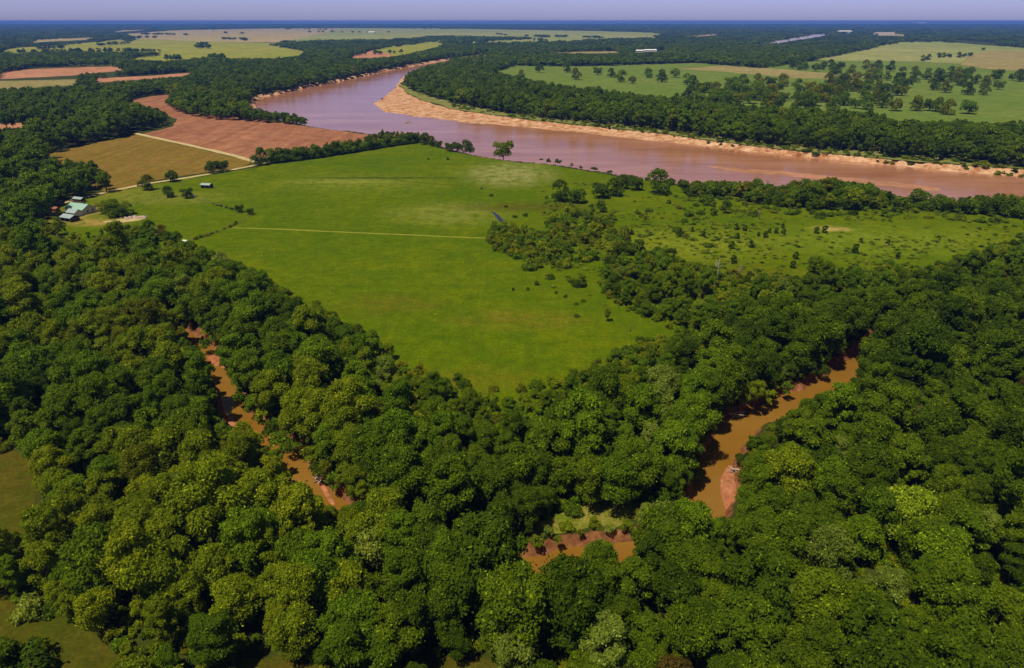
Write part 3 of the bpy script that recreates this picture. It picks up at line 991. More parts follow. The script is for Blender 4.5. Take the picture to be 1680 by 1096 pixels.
# a smaller tree may still fit where the big one would not
sm = bl & (rng.random(len(x)) < 0.9)
sc2 = sc * 0.55
bl2 = blocked(x, y, base_H * sc2, base_R * sc2)
sc = np.where(sm & ~bl2, sc2, sc)
ok = (~bl) | (sm & ~bl2)
vis = (px > -140) & (px < 1820) & (py < 1230)
ok &= vis
ok &= ~((sf < 0.8) & (rng.random(len(x)) < 0.28))
NX, NY, NS, NREF = x[ok], y[ok], sc[ok], ref[ok]
npx, npy = proj(NX, NY, np.array([15.0, 16.5, 16.0, 14.0, 17.5, 15.5])[NREF] * NS * 0.65)
NT = tones_for(NX, NY, npx, npy)
for (ax, ay, tn) in [(1505, 815, 'lime'), (1395, 955, 'pale'), (1272, 492, 'pale'), (1100, 605, 'pale'), (1090, 850, 'pale'), (1145, 690, 'brown'), (300, 480, 'pale'), (870, 790, 'dark'),
                     (1250, 750, 'yellow'), (1560, 500, 'yellow'), (480, 850, 'yellow'), (620, 830, 'yellow'), (1005, 1060, 'pale'), (215, 470, 'yellow'), (600, 870, 'yellow'), (420, 800, 'yellow')]:
    i = int(np.argmin((npx - ax) ** 2 + (npy - ay) ** 2 + np.where(NS < 0.75, 4e3, 0)))
    if tn in ('lime', 'pale'): NS[i] = max(NS[i], 0.95)
    NT[i] = tn

# low trees leaning over the creek banks
x, y = jitter_grid(90, 330, 3.1)
dcr = creek_d(x, y)
k_ = (dcr > CRHW + 0.2) & (dcr < CRHW + 9)
x, y, dcr = x[k_], y[k_], dcr[k_]
ref = rng.integers(0, len(NEAR), len(x))
sc = np.zeros(len(x))
for q in (0.95, 0.75, 0.55, 0.4, 0.28):
    t_ = q * rng.uniform(0.9, 1.1, len(x))
    sc = np.where((sc == 0) & ~blocked(x, y, 15.5 * t_, 5.8 * t_, True, 0.1), t_, sc)
px, py = proj(x, y, 4.0)
big = (sc > 0.6) & (rng.random(len(x)) < 0.10)
low_ = (sc > 0) & (rng.random(len(x)) < 0.62)
sc = np.where(big, sc, np.minimum(sc, rng.uniform(0.26, 0.50, len(x))))
k_ = (big | low_) & (px > -100) & (px < 1780) & (py < 1180)
x, y, ref, sc = x[k_], y[k_], ref[k_], sc[k_]
bqx, bqy = proj(x, y, 5.0)
NX, NY, NS, NREF = np.concatenate([NX, x]), np.concatenate([NY, y]), np.concatenate([NS, sc]), np.concatenate([NREF, ref])
NT = np.concatenate([NT, tones_for(x, y, bqx, bqy)])
npx, npy = np.concatenate([npx, bqx]), np.concatenate([npy, bqy])

# tall trees on the near bank that hide the lower creek
fb = GL([(748, 978), (775, 992), (806, 986), (835, 996), (700, 965), (722, 975), (655, 935), (625, 905), (980, 962), (1062, 935), (1085, 945), (597, 885), (1250, 800), (1238, 835), (1236, 670), (1216, 668)])
fs = np.array([0.95, 0.85, 1.0, 0.8, 0.95, 0.8, 0.9, 0.85, 0.62, 0.8, 0.9, 0.7, 0.6, 0.6, 0.5, 0.45])
NX, NY, NS = np.concatenate([NX, fb[:, 0]]), np.concatenate([NY, fb[:, 1]]), np.concatenate([NS, fs])
NREF = np.concatenate([NREF, np.arange(len(fs)) % len(NEAR)])
NT = np.concatenate([NT, rng.choice(['mid', 'green', 'dark', 'yellow'], len(fs))])
fx, fy = proj(fb[:, 0], fb[:, 1], 9.0)
npx, npy = np.concatenate([npx, fx]), np.concatenate([npy, fy])

# visible size of each near tree; those in the frame that show largest become things of their own
inframe = (npx > -20) & (npx < 1700) & (npy > 0) & (npy < 1125)
dep = NY * CP + (H - 8) * SP
show = np.where(inframe, NS / dep, 0)
order = np.argsort(-show)
IND = order[:296]
IND = IND[show[IND] > 0]
rest = np.setdiff1d(np.arange(len(NX)), IND)

TN_WORD = {'dark': 'dark green', 'mid': 'mid green', 'green': 'fresh green', 'yellow': 'yellow-green', 'olive': 'olive green', 'lime': 'bright lime green', 'pale': 'pale silvery green', 'brown': 'brownish green'}


def zone_of(px, py):
    if py > 880 and px < 600: return 'woods in the lower left corner'
    if py > 930 and px < 1060: return 'woods along the bottom below the creek'
    if px < 470 and py < 880: return 'woods left of the narrow left creek'
    if px > 1180: return 'woods right of the wide right creek bend'
    if py > 900: return 'woods along the bottom below the creek'
    return 'woods between creek and green meadow'


seen_special = {}
for i in IND:
    k = NREF[i]
    crown, trunk, _ = NEAR[k]
    e = empty('broadleaf_tree', (NX[i], NY[i], 0), rng.uniform(0, 6.28), None)
    sx = NS[i]
    e.scale = (sx, sx, sx * rng.uniform(0.95, 1.32))
    z = zone_of(npx[i], npy[i])
    tone = NT[i]
    small = ' small' if sx < 0.68 else ' big' if sx > 0.98 else ''
    size = small.strip() or 'medium-sized'
    lab = '%s %s tree in the %s' % (size, TN_WORD[tone], z)
    tag(e, lab, 'tree', '%s %s trees in the %s' % (size, TN_WORD[tone], z))
    c = link('crown', crown, e)
    c['tone'] = [float(q) for q in TONES[tone]]
    link('trunk', trunk, e)


# ---- the mass of the woods, scattered on points
def scatter(name, P, S, T, meshes, pick, label, cat):
    n = len(P)
    me = bpy.data.meshes.new(name)
    me.vertices.add(n)
    me.vertices.foreach_set('co', np.asarray(P, np.float32).ravel())
    for an, ty, val in (('rotz', 'FLOAT', rng.uniform(0, 6.28, n)), ('scl', 'FLOAT_VECTOR', S), ('tone', 'FLOAT_VECTOR', T), ('pick', 'INT', pick)):
        at = me.attributes.new(an, ty, 'POINT')
        at.data.foreach_set('vector' if ty == 'FLOAT_VECTOR' else 'value', np.asarray(val, np.int32 if ty == 'INT' else np.float32).ravel())
    o = link(name, me)
    tag(o, label, cat, None, 'stuff')
    ng = bpy.data.node_groups.new(name, 'GeometryNodeTree')
    ng.interface.new_socket('Geometry', in_out='INPUT', socket_type='NodeSocketGeometry')
    ng.interface.new_socket('Geometry', in_out='OUTPUT', socket_type='NodeSocketGeometry')
    gi, go = ng.nodes.new('NodeGroupInput'), ng.nodes.new('NodeGroupOutput')
    ip = ng.nodes.new('GeometryNodeInstanceOnPoints')
    jn = ng.nodes.new('GeometryNodeJoinGeometry')
    for m in reversed(list(meshes)):      # joined geometry lists its last link first
        src = bpy.data.objects.new(m.name, m)
        oi = ng.nodes.new('GeometryNodeObjectInfo')
        oi.inputs['Object'].default_value = src
        oi.inputs['As Instance'].default_value = True
        ng.links.new(oi.outputs['Geometry'], jn.inputs[0])

    def named(nm, ty):
        a = ng.nodes.new('GeometryNodeInputNamedAttribute')
        a.data_type = ty
        a.inputs['Name'].default_value = nm
        return a.outputs['Attribute']
    cx = ng.nodes.new('ShaderNodeCombineXYZ')
    ng.links.new(named('rotz', 'FLOAT'), cx.inputs[2])
    ng.links.new(gi.outputs[0], ip.inputs['Points'])
    ng.links.new(jn.outputs[0], ip.inputs['Instance'])
    ip.inputs['Pick Instance'].default_value = True
    ng.links.new(named('pick', 'INT'), ip.inputs['Instance Index'])
    ng.links.new(cx.outputs[0], ip.inputs['Rotation'])
    ng.links.new(named('scl', 'FLOAT_VECTOR'), ip.inputs['Scale'])
    ng.links.new(ip.outputs[0], go.inputs[0])
    md = o.modifiers.new('scatter', 'NODES')
    md.node_group = ng
    return o


def tone_arr(names):
    return np.array([TONES[n] for n in names])


r_ = rest
S = np.stack([NS[r_], NS[r_], NS[r_] * rng.uniform(0.95, 1.32, len(r_))], 1)
scatter('woods', np.stack([NX[r_], NY[r_], np.zeros(len(r_))], 1), S, tone_arr(NT[r_]), [k[2] for k in NEAR], NREF[r_],
        'remaining mass of broadleaf trees filling the woods around the creek', 'woods')

# middle distance
x, y = jitter_grid(335, 1050, 8.2)
px, py = proj(x, y, 6.0)
ref = rng.integers(0, len(MID), len(x))
sc = size_factor(px, py) * np.clip(rng.normal(0.92, 0.27, len(x)), 0.42, 1.5)
bl = blocked(x, y, 15.5 * sc, 5.8 * sc)
sc2 = sc * 0.55
bl2 = blocked(x, y, 15.5 * sc2, 5.8 * sc2)
sc = np.where(bl & ~bl2, sc2, sc)
ok = (~bl | ~bl2) & (px > -200) & (px < 1880)
x, y, sc, ref, px, py = x[ok], y[ok], sc[ok], ref[ok], px[ok], py[ok]
tn = tones_for(x, y, px, py)
PTS, SS, TT, PK = [np.stack([x, y, np.zeros(len(x))], 1)], [np.stack([sc, sc, sc * rng.uniform(0.9, 1.15, len(x))], 1)], [tone_arr(tn)], [ref]
n_mid = len(x)
# thick bushes between the right meadow and the river
x, y = jitter_grid(430, 600, 4.0)
px, py = proj(x, y, 2.0)
k_ = pip(px, py, [(1105, 290), (1250, 280), (1440, 280), (1720, 300), (1720, 372), (1560, 358), (1400, 350), (1230, 340), (1110, 330)])
x, y = x[k_], y[k_]
sc = rng.uniform(0.2, 0.5, len(x)) * np.where(rng.random(len(x)) > 0.88, 2.0, 1.0)
k_ = ~blocked(x, y, 15.5 * sc, 5.8 * sc)
x, y, sc = x[k_], y[k_], sc[k_]
px, py = proj(x, y, 2.0)
PTS.append(np.stack([x, y, np.zeros(len(x))], 1)); SS.append(np.stack([sc * 1.15, sc * 1.15, sc], 1)); TT.append(tone_arr(rng.choice(['mid', 'green', 'green', 'yellow', 'olive', 'dark'], len(x))))
PK.append(rng.integers(0, len(MID), len(x)))
# farther
for (y0, y1, sp) in ((1050, 1900, 10.5), (1900, 3300, 14.5)):
    x, y = jitter_grid(y0, y1, sp)
    sc = np.clip(rng.normal(0.95, 0.2, len(x)), 0.55, 1.4) * sp / 9.5
    szz = np.clip(rng.normal(0.95, 0.2, len(x)), 0.5, 1.35)
    ok = ~blocked(x, y, 14.0 * szz, 5.8 * sc)
    x, y, sc, szz = x[ok], y[ok], sc[ok], szz[ok]
    px, py = proj(x, y, 6.0)
    tn = tones_for(x, y, px, py)
    PTS.append(np.stack([x, y, np.zeros(len(x))], 1)); SS.append(np.stack([sc, sc, szz], 1)); TT.append(tone_arr(tn) * 0.9)
    PK.append(len(MID) + rng.integers(0, len(FAR), len(x)))
# tree clumps and thin tree lines inside the far fields
FX, FY = [], []
for (x0, y0, x1, y1, n) in [(320, 79, 346, 80, 16), (324, 75, 344, 75, 10), (270, 99, 297, 100, 12), (358, 65, 405, 66.5, 14), (226, 57, 310, 58, 22), (240, 62, 256, 62.5, 6), (228, 63, 236, 63, 3), (470, 48.5, 545, 49, 14), (660, 47.5, 750, 48, 20), (860, 61, 930, 61.5, 22),
                            (330, 96, 372, 99, 18), (955, 62, 988, 64, 12), (500, 53, 640, 54, 12), (815, 57, 830, 59, 5), (700, 63, 790, 64, 16), (30, 88, 262, 86, 60), (60, 82, 110, 80, 14), (160, 76, 215, 72, 14), (365, 55, 372, 55, 3), (395, 56, 400, 56, 2), (590, 91, 660, 88, 10), (1110, 100, 1220, 104, 24)]:
    for q in range(n):
        t = rng.random()
        w_ = G(x0 + (x1 - x0) * t, y0 + (y1 - y0) * t + rng.uniform(-0.4, 0.4))
        FX.append(w_[0]); FY.append(w_[1])
FX, FY = np.array(FX), np.array(FY)
fsz = rng.uniform(0.8, 1.3, len(FX))
PTS.append(np.stack([FX, FY, np.zeros(len(FX))], 1)); SS.append(np.stack([fsz * np.clip(FY / 2200, 1, 2.5), fsz * np.clip(FY / 2200, 1, 2.5), fsz], 1)); TT.append(tone_arr(rng.choice(['dark', 'mid'], len(FX))))
PK.append(len(MID) + rng.integers(0, len(FAR), len(FX)))
# farthest stands
yy = 3300.0
while yy < 27000:
    w = yy * 0.011
    k = int(1.6 * yy / w)
    x = np.linspace(-0.8 * yy, 0.8 * yy, k) + rng.uniform(-0.5, 0.5, k) * w
    y = yy + rng.uniform(-0.5, 0.5, k) * yy * 0.03
    sxy = w / 36.0 * rng.uniform(0.8, 1.3, k)
    szz = rng.uniform(0.75, 1.25, k)
    ok = ~blocked(x, y, 13 * szz, w * 0.4)
    x, y, sxy, szz = x[ok], y[ok], sxy[ok], szz[ok]
    m = len(x)
    PTS.append(np.stack([x, y, np.zeros(m)], 1)); SS.append(np.stack([sxy, sxy, szz], 1))
    TT.append(tone_arr(rng.choice(['dark', 'mid', 'mid', 'green'], m)) * 0.9)
    PK.append(len(MID) + len(FAR) + rng.integers(0, 3, m))
    yy *= 1.028
scatter('distant_woods', np.concatenate(PTS), np.concatenate(SS), np.concatenate(TT), [k[2] for k in MID] + [k[2] for k in FAR] + CLUMP, np.concatenate(PK),
        'dark woods spreading over the plain beyond the meadow to the horizon', 'woods')

# undergrowth under and between the near trees
x, y = jitter_grid(70, 335, 3.6)
sc = rng.uniform(0.5, 1.2, len(x))
ok = ~blocked(x, y, 2.6 * sc, 2.0 * sc)
px, py = proj(x, y, 0)
ok &= (px > -120) & (px < 1800)
x, y, sc = x[ok], y[ok], sc[ok]
scatter('undergrowth', np.stack([x, y, np.zeros(len(x))], 1), np.stack([sc, sc, sc], 1), tone_arr(rng.choice(['mid', 'green', 'yellow', 'olive'], len(x))), SHRUB, rng.integers(0, 3, len(x)),
        'low leafy undergrowth between the trunks of the creek woods', 'undergrowth')


def make_tuft(seed):
    g = np.random.default_rng(seed)
    m = 46
    p = np.stack([g.normal(0, 0.5, m), g.normal(0, 0.5, m), g.uniform(0.1, 0.45, m)], 1)
    a = np.stack([g.normal(0, 0.35, m), g.normal(0, 0.35, m), g.uniform(0.1, 0.3, m)], 1)
    b = np.cross(a, np.array([0, 0, 1.0])) * 0.7
    v = np.stack([p - a, p - b * 0.6, p + a, p + b * 0.6], 1).reshape(-1, 3)
    v[:, 2] = np.maximum(v[:, 2], 0.02)
    me = mesh_np('tuft', v, np.arange(m * 4).reshape(m, 4), MAT['leaf'])
    set_var(me, g.random(m))
    return me


MDW = GL(MEADOW)
x, y = jitter_grid(165, 690, 4.6)
px, py = proj(x, y, 0)
right = pip(px, py, [(880, 300), (1700, 300), (1700, 470), (1180, 470), (1040, 520), (900, 470)])
nz = vnoise(x, y, 30, 77) * 0.6 + vnoise(x, y, 9, 78) * 0.4
dens = np.where(right, np.clip((nz - 0.36) * 3.2, 0.10, 0.9), np.clip((nz - 0.62) * 1.0, 0.01, 0.12))
ok = pip(x, y, MDW) & (rng.random(len(x)) < dens) & (px > -20) & (px < 1720)
x, y, right = x[ok], y[ok], right[ok]
GT = np.array([(0.075, 0.110, 0.002), (0.110, 0.140, 0.002), (0.160, 0.175, 0.010), (0.060, 0.092, 0.002), (0.095, 0.130, 0.002)])
sc = rng.uniform(0.5, 1.3, len(x)) * np.where(right, 1.2, 0.45)
scatter('rough_grass', np.stack([x, y, np.full(len(x), 0.04)], 1), np.stack([sc, sc, sc * rng.uniform(0.6, 1.3, len(x))], 1), GT[rng.integers(0, 5, len(x))], [make_tuft(1), make_tuft(2), make_tuft(3)], rng.integers(0, 3, len(x)),
        'rough grass tussocks spread over the green meadow', 'grass')
# low scrub: right meadow, wood edges and the far sand bank
x, y = jitter_grid(200, 1100, 5.0)
px, py = proj(x, y, 0)
edge = pip(px, py, [(1080, 420), (1180, 440), (1300, 448), (1420, 438), (1560, 425), (1680, 385), (1690, 400), (1600, 440), (1300, 475), (1150, 480), (1040, 520), (985, 470), (1000, 430)])
edge2 = pip(px, py, [(660, 598), (700, 618), (780, 642), (880, 640), (1010, 592), (1100, 552), (1090, 530), (1010, 575), (880, 625), (780, 632), (700, 605)])
upper = pip(px, py, [(1090, 320), (1240, 328), (1400, 338), (1560, 345), (1690, 358), (1690, 372), (1560, 362), (1400, 356), (1240, 352), (1090, 345)])
mid_ = pip(px, py, [(1030, 345), (1150, 350), (1180, 420), (1080, 415)])
bank = pip(px, py, [(740, 168), (830, 180), (930, 190), (1010, 197), (1120, 210), (1250, 232), (1400, 245), (1500, 254), (1690, 268), (1690, 284), (1560, 271), (1470, 265), (1390, 256), (1250, 243), (1180, 234), (1100, 222), (1000, 211), (900, 200), (800, 187), (740, 176)])
pr = edge * 0.5 + edge2 * 0.22 + upper * 0.4 + mid_ * 0.12 + bank * 0.30
ok = (rng.random(len(x)) < pr * (0.4 + 1.2 * vnoise(x, y, 24, 80))) & ~pip(x, y, WLw)
x, y, bk = x[ok], y[ok], bank[ok]
sc = rng.uniform(0.35, 1.1, len(x)) * np.where(bk, 1.25, 1.0)
scatter('scrub', np.stack([x, y, ground_z(x, y)], 1), np.stack([sc * 1.2, sc * 1.2, sc], 1), tone_arr(rng.choice(['mid', 'green', 'yellow', 'olive', 'dark'], len(x))), SHRUB, rng.integers(0, 3, len(x)),
        'low scrub along the meadow edges and the far river bank', 'scrub')


# ---- trees and shrubs that stand alone
def tree_at(px, py, kinds, k, s, tone, label, group, name='pasture_tree', sz=1.0):
    x, y = G(px, py)
    e = empty(name, (x, y, 0), rng.uniform(0, 6.28))
    e.scale = (s, s, s * sz)
    tag(e, label, 'tree', group)
    c = link('crown', kinds[k][0], e)
    t = TONES[tone]
    c['tone'] = [float(q) for q in t]
    link('trunk', kinds[k][1], e)
    return e


def shrub_at(px, py, s, tone, label, group, mesh=None, name='shrub', sz=1.0):
    x, y = G(px, py)
    o = link(name, mesh or SHRUB[rng.integers(0, 3)], None, (x, y, 0.0))
    o.scale = (s, s, s * sz)
    o.rotation_euler = (0, 0, rng.uniform(0, 6.28))
    tag(o, label, 'shrub', group)
    o['tone'] = [float(q) for q in TONES[tone]]
    return o


PARK_SPOTS = [(855, 130), (885, 119), (930, 119), (945, 131), (980, 123), (1003, 127), (1018, 135), (1037, 137), (1063, 128), (1085, 135), (1107, 127), (1137, 142), (1127, 139), (1198, 143), (1217, 142), (1243, 140), (1263, 143), (1283, 142), (1307, 147), (1327, 150),
              (1130, 168), (1147, 170), (1167, 175), (1180, 170), (1205, 160), (1230, 170), (1260, 176), (1246, 160), (1285, 166), (1317, 172), (1340, 168), (1360, 173), (1345, 155), (1375, 162), (1403, 178), (1420, 180), (1435, 170), (1467, 182), (1450, 165), (1502, 182), (1525, 182), (1553, 188), (1540, 184), (1587, 187), (1587, 156), (1613, 156), (1637, 147), (1530, 148), (1550, 152), (1487, 144), (1470, 147), (1440, 150), (1413, 147), (1380, 143), (1395, 150),
              (1300, 113), (1310, 115), (1320, 115), (1337, 117), (1350, 115), (1363, 112), (1380, 112), (1397, 119), (1420, 114), (1432, 114), (1440, 115), (1460, 117), (1480, 119), (1500, 123), (1520, 131), (1540, 126), (1560, 124), (1570, 128), (1580, 128), (1600, 138), (1633, 132), (1660, 132), (1672, 134), (1455, 132), (1475, 134), (1500, 135), (1430, 130), (1405, 131), (1570, 140), (1560, 135), (1540, 138)]
while len(PARK_SPOTS) < 106:
    a, b = rng.uniform(1290, 1672), rng.uniform(112, 160)
    if pip(np.array([a]), np.array([b]), [(1290, 112), (1500, 116), (1672, 128), (1672, 150), (1560, 152), (1440, 160), (1300, 125)])[0]:
        PARK_SPOTS.append((a, b))
while len(PARK_SPOTS) < 142:
    a, b = rng.uniform(1110, 1460), rng.uniform(148, 186)
    if pip(np.array([a]), np.array([b]), [(1110, 152), (1200, 148), (1440, 156), (1462, 186), (1300, 182), (1180, 178)])[0]:
        PARK_SPOTS.append((a, b))
FAR_SPOTS = [(1514, 101), (1522, 99), (1540, 95), (1548, 95), (1557, 95), (1573, 95), (1582, 94), (1591, 93), (1613, 83), (1410, 83), (1385, 84)]
for i, (a, b) in enumerate(PARK_SPOTS):
    if i < 12: lab, grp = 'dark round tree scattered over the pasture at left beyond the river', 'trees scattered over the left end of the far pasture'
    elif b < 125: lab, grp = 'small dark tree in the back row of the far pasture', 'trees in the back row of the far pasture'
    elif b < 153: lab, grp = 'rounded dark tree in the middle of the far pasture', 'trees in the middle of the far pasture'
    else: lab, grp = 'large rounded tree on the near side of the far pasture', 'trees on the near side of the far pasture'
    tree_at(a, b, PARK, i % 3, rng.uniform(1.15, 1.65), rng.choice(['dark', 'mid', 'mid', 'green', 'olive']), lab, grp)
for a, b in FAR_SPOTS:
    tree_at(a, b, PARK, rng.integers(0, 3), rng.uniform(1.0, 1.4), 'dark', 'dark tree standing in the pale fields near the horizon at right', 'trees in the pale fields near the horizon at right')

# the lone trees that the photo sets apart
tree_at(826, 261, PARK, 1, 1.3, 'yellow', 'lone pale yellow-green tree standing by itself on the river bank', None, 'riverbank_tree', 1.05)
tree_at(1079, 318, PARK, 2, 1.15, 'mid', 'full rounded dark tree at the right end of the pasture clump by the river', None)
tree_at(1042, 312, PARK, 1, 0.8, 'dark', 'slim dark tree left of the full round tree by the river', None, sz=1.15)
for (a, b, s) in [(920, 330, 0.92), (947, 333, 0.85), (985, 325, 0.9), (1008, 322, 0.85), (1022, 310, 0.7), (985, 348, 0.55), (1030, 302, 0.55)]:
    tree_at(a, b, PARK, rng.integers(0, 3), s, rng.choice(['dark', 'mid']), 'bushy dark tree in the clump on the grass below the river', 'bushy trees in the clump below the river')
for (a, b, s, lab) in [(242, 312, 0.72, 'dark pointed tree beside the pale road above the yard'), (283, 298, 0.7, 'round tree by the pale road, second up from the house'),
                       (350, 284, 0.85, 'wide dark tree beside the road at the brown field edge'), (366, 281, 0.75, 'dark tree touching the wide roadside tree on its right'), (427, 271, 0.95, 'round dark tree where the two pale tracks meet')]:
    tree_at(a, b, PARK, rng.integers(0, 3), s, 'dark', lab, None, 'roadside_tree')
tree_at(172, 350, PARK, 1, 0.62, 'olive', 'tall olive tree at the left of the yard grove by the house', None, 'yard_tree')
for (a, b, s) in [(183, 357, 0.62), (197, 356, 0.6), (209, 352, 0.55), (190, 350, 0.62), (178, 342, 0.5)]:
    tree_at(a, b, PARK, rng.integers(0, 3), s, rng.choice(['mid', 'yellow', 'olive']), 'low bushy tree in the yard grove right of the green-roofed house', 'bushy trees in the yard grove', 'yard_tree')
for (a, b, s, lab) in [(277, 324, 0.52, 'small dark tree on the fence line above the paddock'), (308, 325, 0.6, 'bushy tree by the white tank in the paddock'),
                       (393, 348, 0.42, 'left of two small dark trees at the paddock corner'), (411, 352, 0.36, 'right of two small dark trees at the paddock corner'),
                       (266, 386, 0.4, 'brownish tree by the shed at the paddock foot'), (245, 385, 0.55, 'dark tree at the top of the woods near the paddock')]:
    tree_at(a, b, PARK, rng.integers(0, 3), s, 'brown' if 'brown' in lab else 'dark', lab, None)
tree_at(1332, 468, NEAR, 1, 0.82, 'mid', 'tall tree rising out of the woods edge into the right meadow', None, 'broadleaf_tree', 1.05)
tree_at(1395, 462, NEAR, 3, 0.55, 'dark', 'dark tree beside the tall tree on the right meadow edge', None, 'broadleaf_tree')
tree_at(1190, 350, MID, 0, 0.55, 'mid', 'loose open tree standing apart below the riverside bushes', None)
tree_at(996, 527, NEAR, 4, 0.32, 'olive', 'lone thin little tree in the right corner of the green meadow', None)
for (a, b, s) in [(1497, 343, 0.8), (1511, 344, 0.7), (1524, 346, 0.5), (1578, 350, 0.75), (1590, 351, 0.6), (1638, 354, 0.8), (1655, 356, 0.75), (1672, 357, 0.8), (1620, 352, 0.9), (1545, 347, 0.85), (1385, 331, 1.0), (1370, 330, 0.85), (1313, 326, 0.8), (1330, 328, 0.65), (1240, 316, 0.6), (1419, 334, 0.8), (1175, 318, 0.5), (1402, 333, 0.75)]:
    tree_at(a, b, PARK, rng.integers(0, 3), s, rng.choice(['dark', 'mid', 'mid', 'green']), 'taller bushy tree rising from the green riverside growth at right', 'taller trees in the riverside growth at right', 'riverbank_tree', 1.1)
# hedge between the tilled field and the meadow
for k in range(44):
    t = k / 43
    a = 446 + (690 - 446) * t + rng.uniform(-2, 2)
    b = np.interp(a, [446, 520, 590, 640, 690], [268, 259, 248, 240, 233])
    tree_at(a, b, PARK, rng.integers(0, 3), rng.uniform(0.62, 0.88), rng.choice(['dark', 'mid', 'green']), 'dark hedgerow tree between the ploughed field and the green meadow', 'hedgerow trees between ploughed field and meadow', 'hedge_tree', rng.uniform(0.75, 0.95))
for (a, b, s) in [(698, 237, 0.75), (709, 240, 0.65), (720, 242, 0.55), (738, 248, 0.7), (750, 249, 0.75), (764, 250, 0.75), (771, 251, 0.6)]:
    tree_at(a, b, PARK, rng.integers(0, 3), s, 'dark', 'dark bushy tree on the bank between hedgerow and lone tree', 'bushy trees on the bank right of the hedgerow', 'riverbank_tree')
# snouted row on the left bank of the river bend
for k in range(16):
    a = 428 + k * 4.8
    tree_at(a, np.interp(a, [428, 503], [192, 205.5]) + rng.uniform(-1, 0.5), PARK, k % 3, rng.uniform(0.55, 0.8), rng.choice(['dark', 'mid']), 'dark tree in the row ending at the river bend', 'row of trees ending at the river bend', 'riverbank_tree', 0.85)

for (a, b, s) in [(900, 266, 0.9), (915, 268, 1.1), (938, 273, 0.7), (975, 279, 0.9), (1000, 284, 0.8), (888, 263, 0.6), (1098, 302, 1.5), (1118, 306, 1.4), (953, 276, 0.6), (1062, 296, 0.8)]:
    shrub_at(a, b, s * 1.3, 'dark', 'small dark shrub on the lip of the river bank', 'shrubs on the lip of the river bank')
# cedars and bushes dotted over the right meadow
for (a, b, s) in [(1200, 408, 1.1), (1232, 406, 1.0), (1210, 392, 0.9), (1222, 379, 0.9), (1208, 377, 1.0), (1244, 388, 0.7), (1255, 390, 1.0), (1273, 383, 0.9), (1285, 385, 0.9), (1284, 374, 0.7), (1262, 382, 0.7),
                  (1339, 383, 1.0), (1352, 382, 1.1), (1402, 415, 1.3), (1456, 402, 0.8), (1472, 424, 0.9), (1154, 388, 0.9), (1136, 380, 0.7), (1300, 440, 1.0), (1305, 425, 1.0), (1203, 432, 1.1), (1114, 388, 1.2), (1412, 398, 0.7)]:
    shrub_at(a, b, s, 'dark', 'small dark cedar bush dotted over the right-hand meadow', 'dark cedar bushes dotted over the right-hand meadow', CEDAR, 'cedar_bush')
for (a, b, s) in [(1130, 355, 1.6), (1149, 352, 1.2), (1235, 355, 1.5), (1170, 353, 1.5), (1160, 330, 2.0), (1345, 358, 1.6), (1360, 355, 1.2), (1575, 358, 1.2), (1300, 352, 1.2), (1110, 380, 1.3)]:
    shrub_at(a, b, s, 'mid', 'broad green bush below the riverside growth on the right meadow', 'broad bushes below the riverside growth')
for (a, b, s) in [(868, 443, 1.5), (902, 458, 1.1), (950, 470, 1.4), (938, 463, 1.0), (955, 462, 1.1), (912, 482, 0.5), (928, 488, 0.5), (945, 500, 0.45), (957, 495, 0.5), (946, 520, 0.6), (842, 477, 0.5), (866, 476, 0.5), (880, 468, 0.7)]:
    shrub_at(a, b, s, rng.choice(['dark', 'mid']), 'low dark bush in the meadow between ditch thicket and corner', 'low bushes in the meadow below the ditch thicket')
for (a, b, s) in [(845, 357, 0.7), (862, 355, 0.8), (790, 310, 0.5), (806, 322, 0.7), (735, 262, 0.8), (703, 262, 0.6), (830, 340, 0.6), (970, 340, 0.8)]:
    shrub_at(a, b, s, 'dark', 'tiny dark bush in the grass above the ditch thicket', 'tiny bushes in the grass above the ditch thicket')
# willow thicket round the ditch
THICK = [(798, 395), (812, 378), (835, 374), (870, 388), (900, 392), (905, 370), (930, 350), (980, 352), (1015, 362), (1036, 385), (1030, 410), (1010, 420), (975, 430), (930, 438), (880, 440), (845, 425), (815, 412)]
cnt, tries = 0, 0
placed = []
while cnt < 135 and tries < 6000:
    tries += 1
    a, b = rng.uniform(795, 1040), rng.uniform(345, 442)
    if not pip(np.array([a]), np.array([b]), THICK)[0]: continue
    w = np.array(G(a, b))
    if any(np.hypot(*(w - q)) < 3.6 for q in placed): continue
    placed.append(w)
    cnt += 1
    tone = rng.choice(['olive', 'yellow', 'yellow', 'green', 'mid', 'mid'])
    wd = {'olive': 'olive', 'yellow': 'yellowish', 'green': 'fresh green', 'mid': 'mid green'}[tone]
    shrub_at(a, b, rng.uniform(1.1, 1.9), tone, wd + ' willow bush in the thicket around the dark ditch', wd + ' bushes in the ditch thicket', None, 'willow_bush', 1.2)
for q in range(60):
    a, b = rng.uniform(985, 1140), rng.uniform(405, 470)
    if pip(np.array([a]), np.array([b]), [(1012, 412), (1060, 405), (1105, 425), (1130, 455), (1090, 468), (1000, 452), (985, 436)])[0]:
        shrub_at(a, b, rng.uniform(1.0, 2.0), rng.choice(['mid', 'green', 'dark']), 'green bush in the belt between the ditch thicket and the woods', 'bushes between the ditch thicket and the woods', None, 'willow_bush', 1.2)
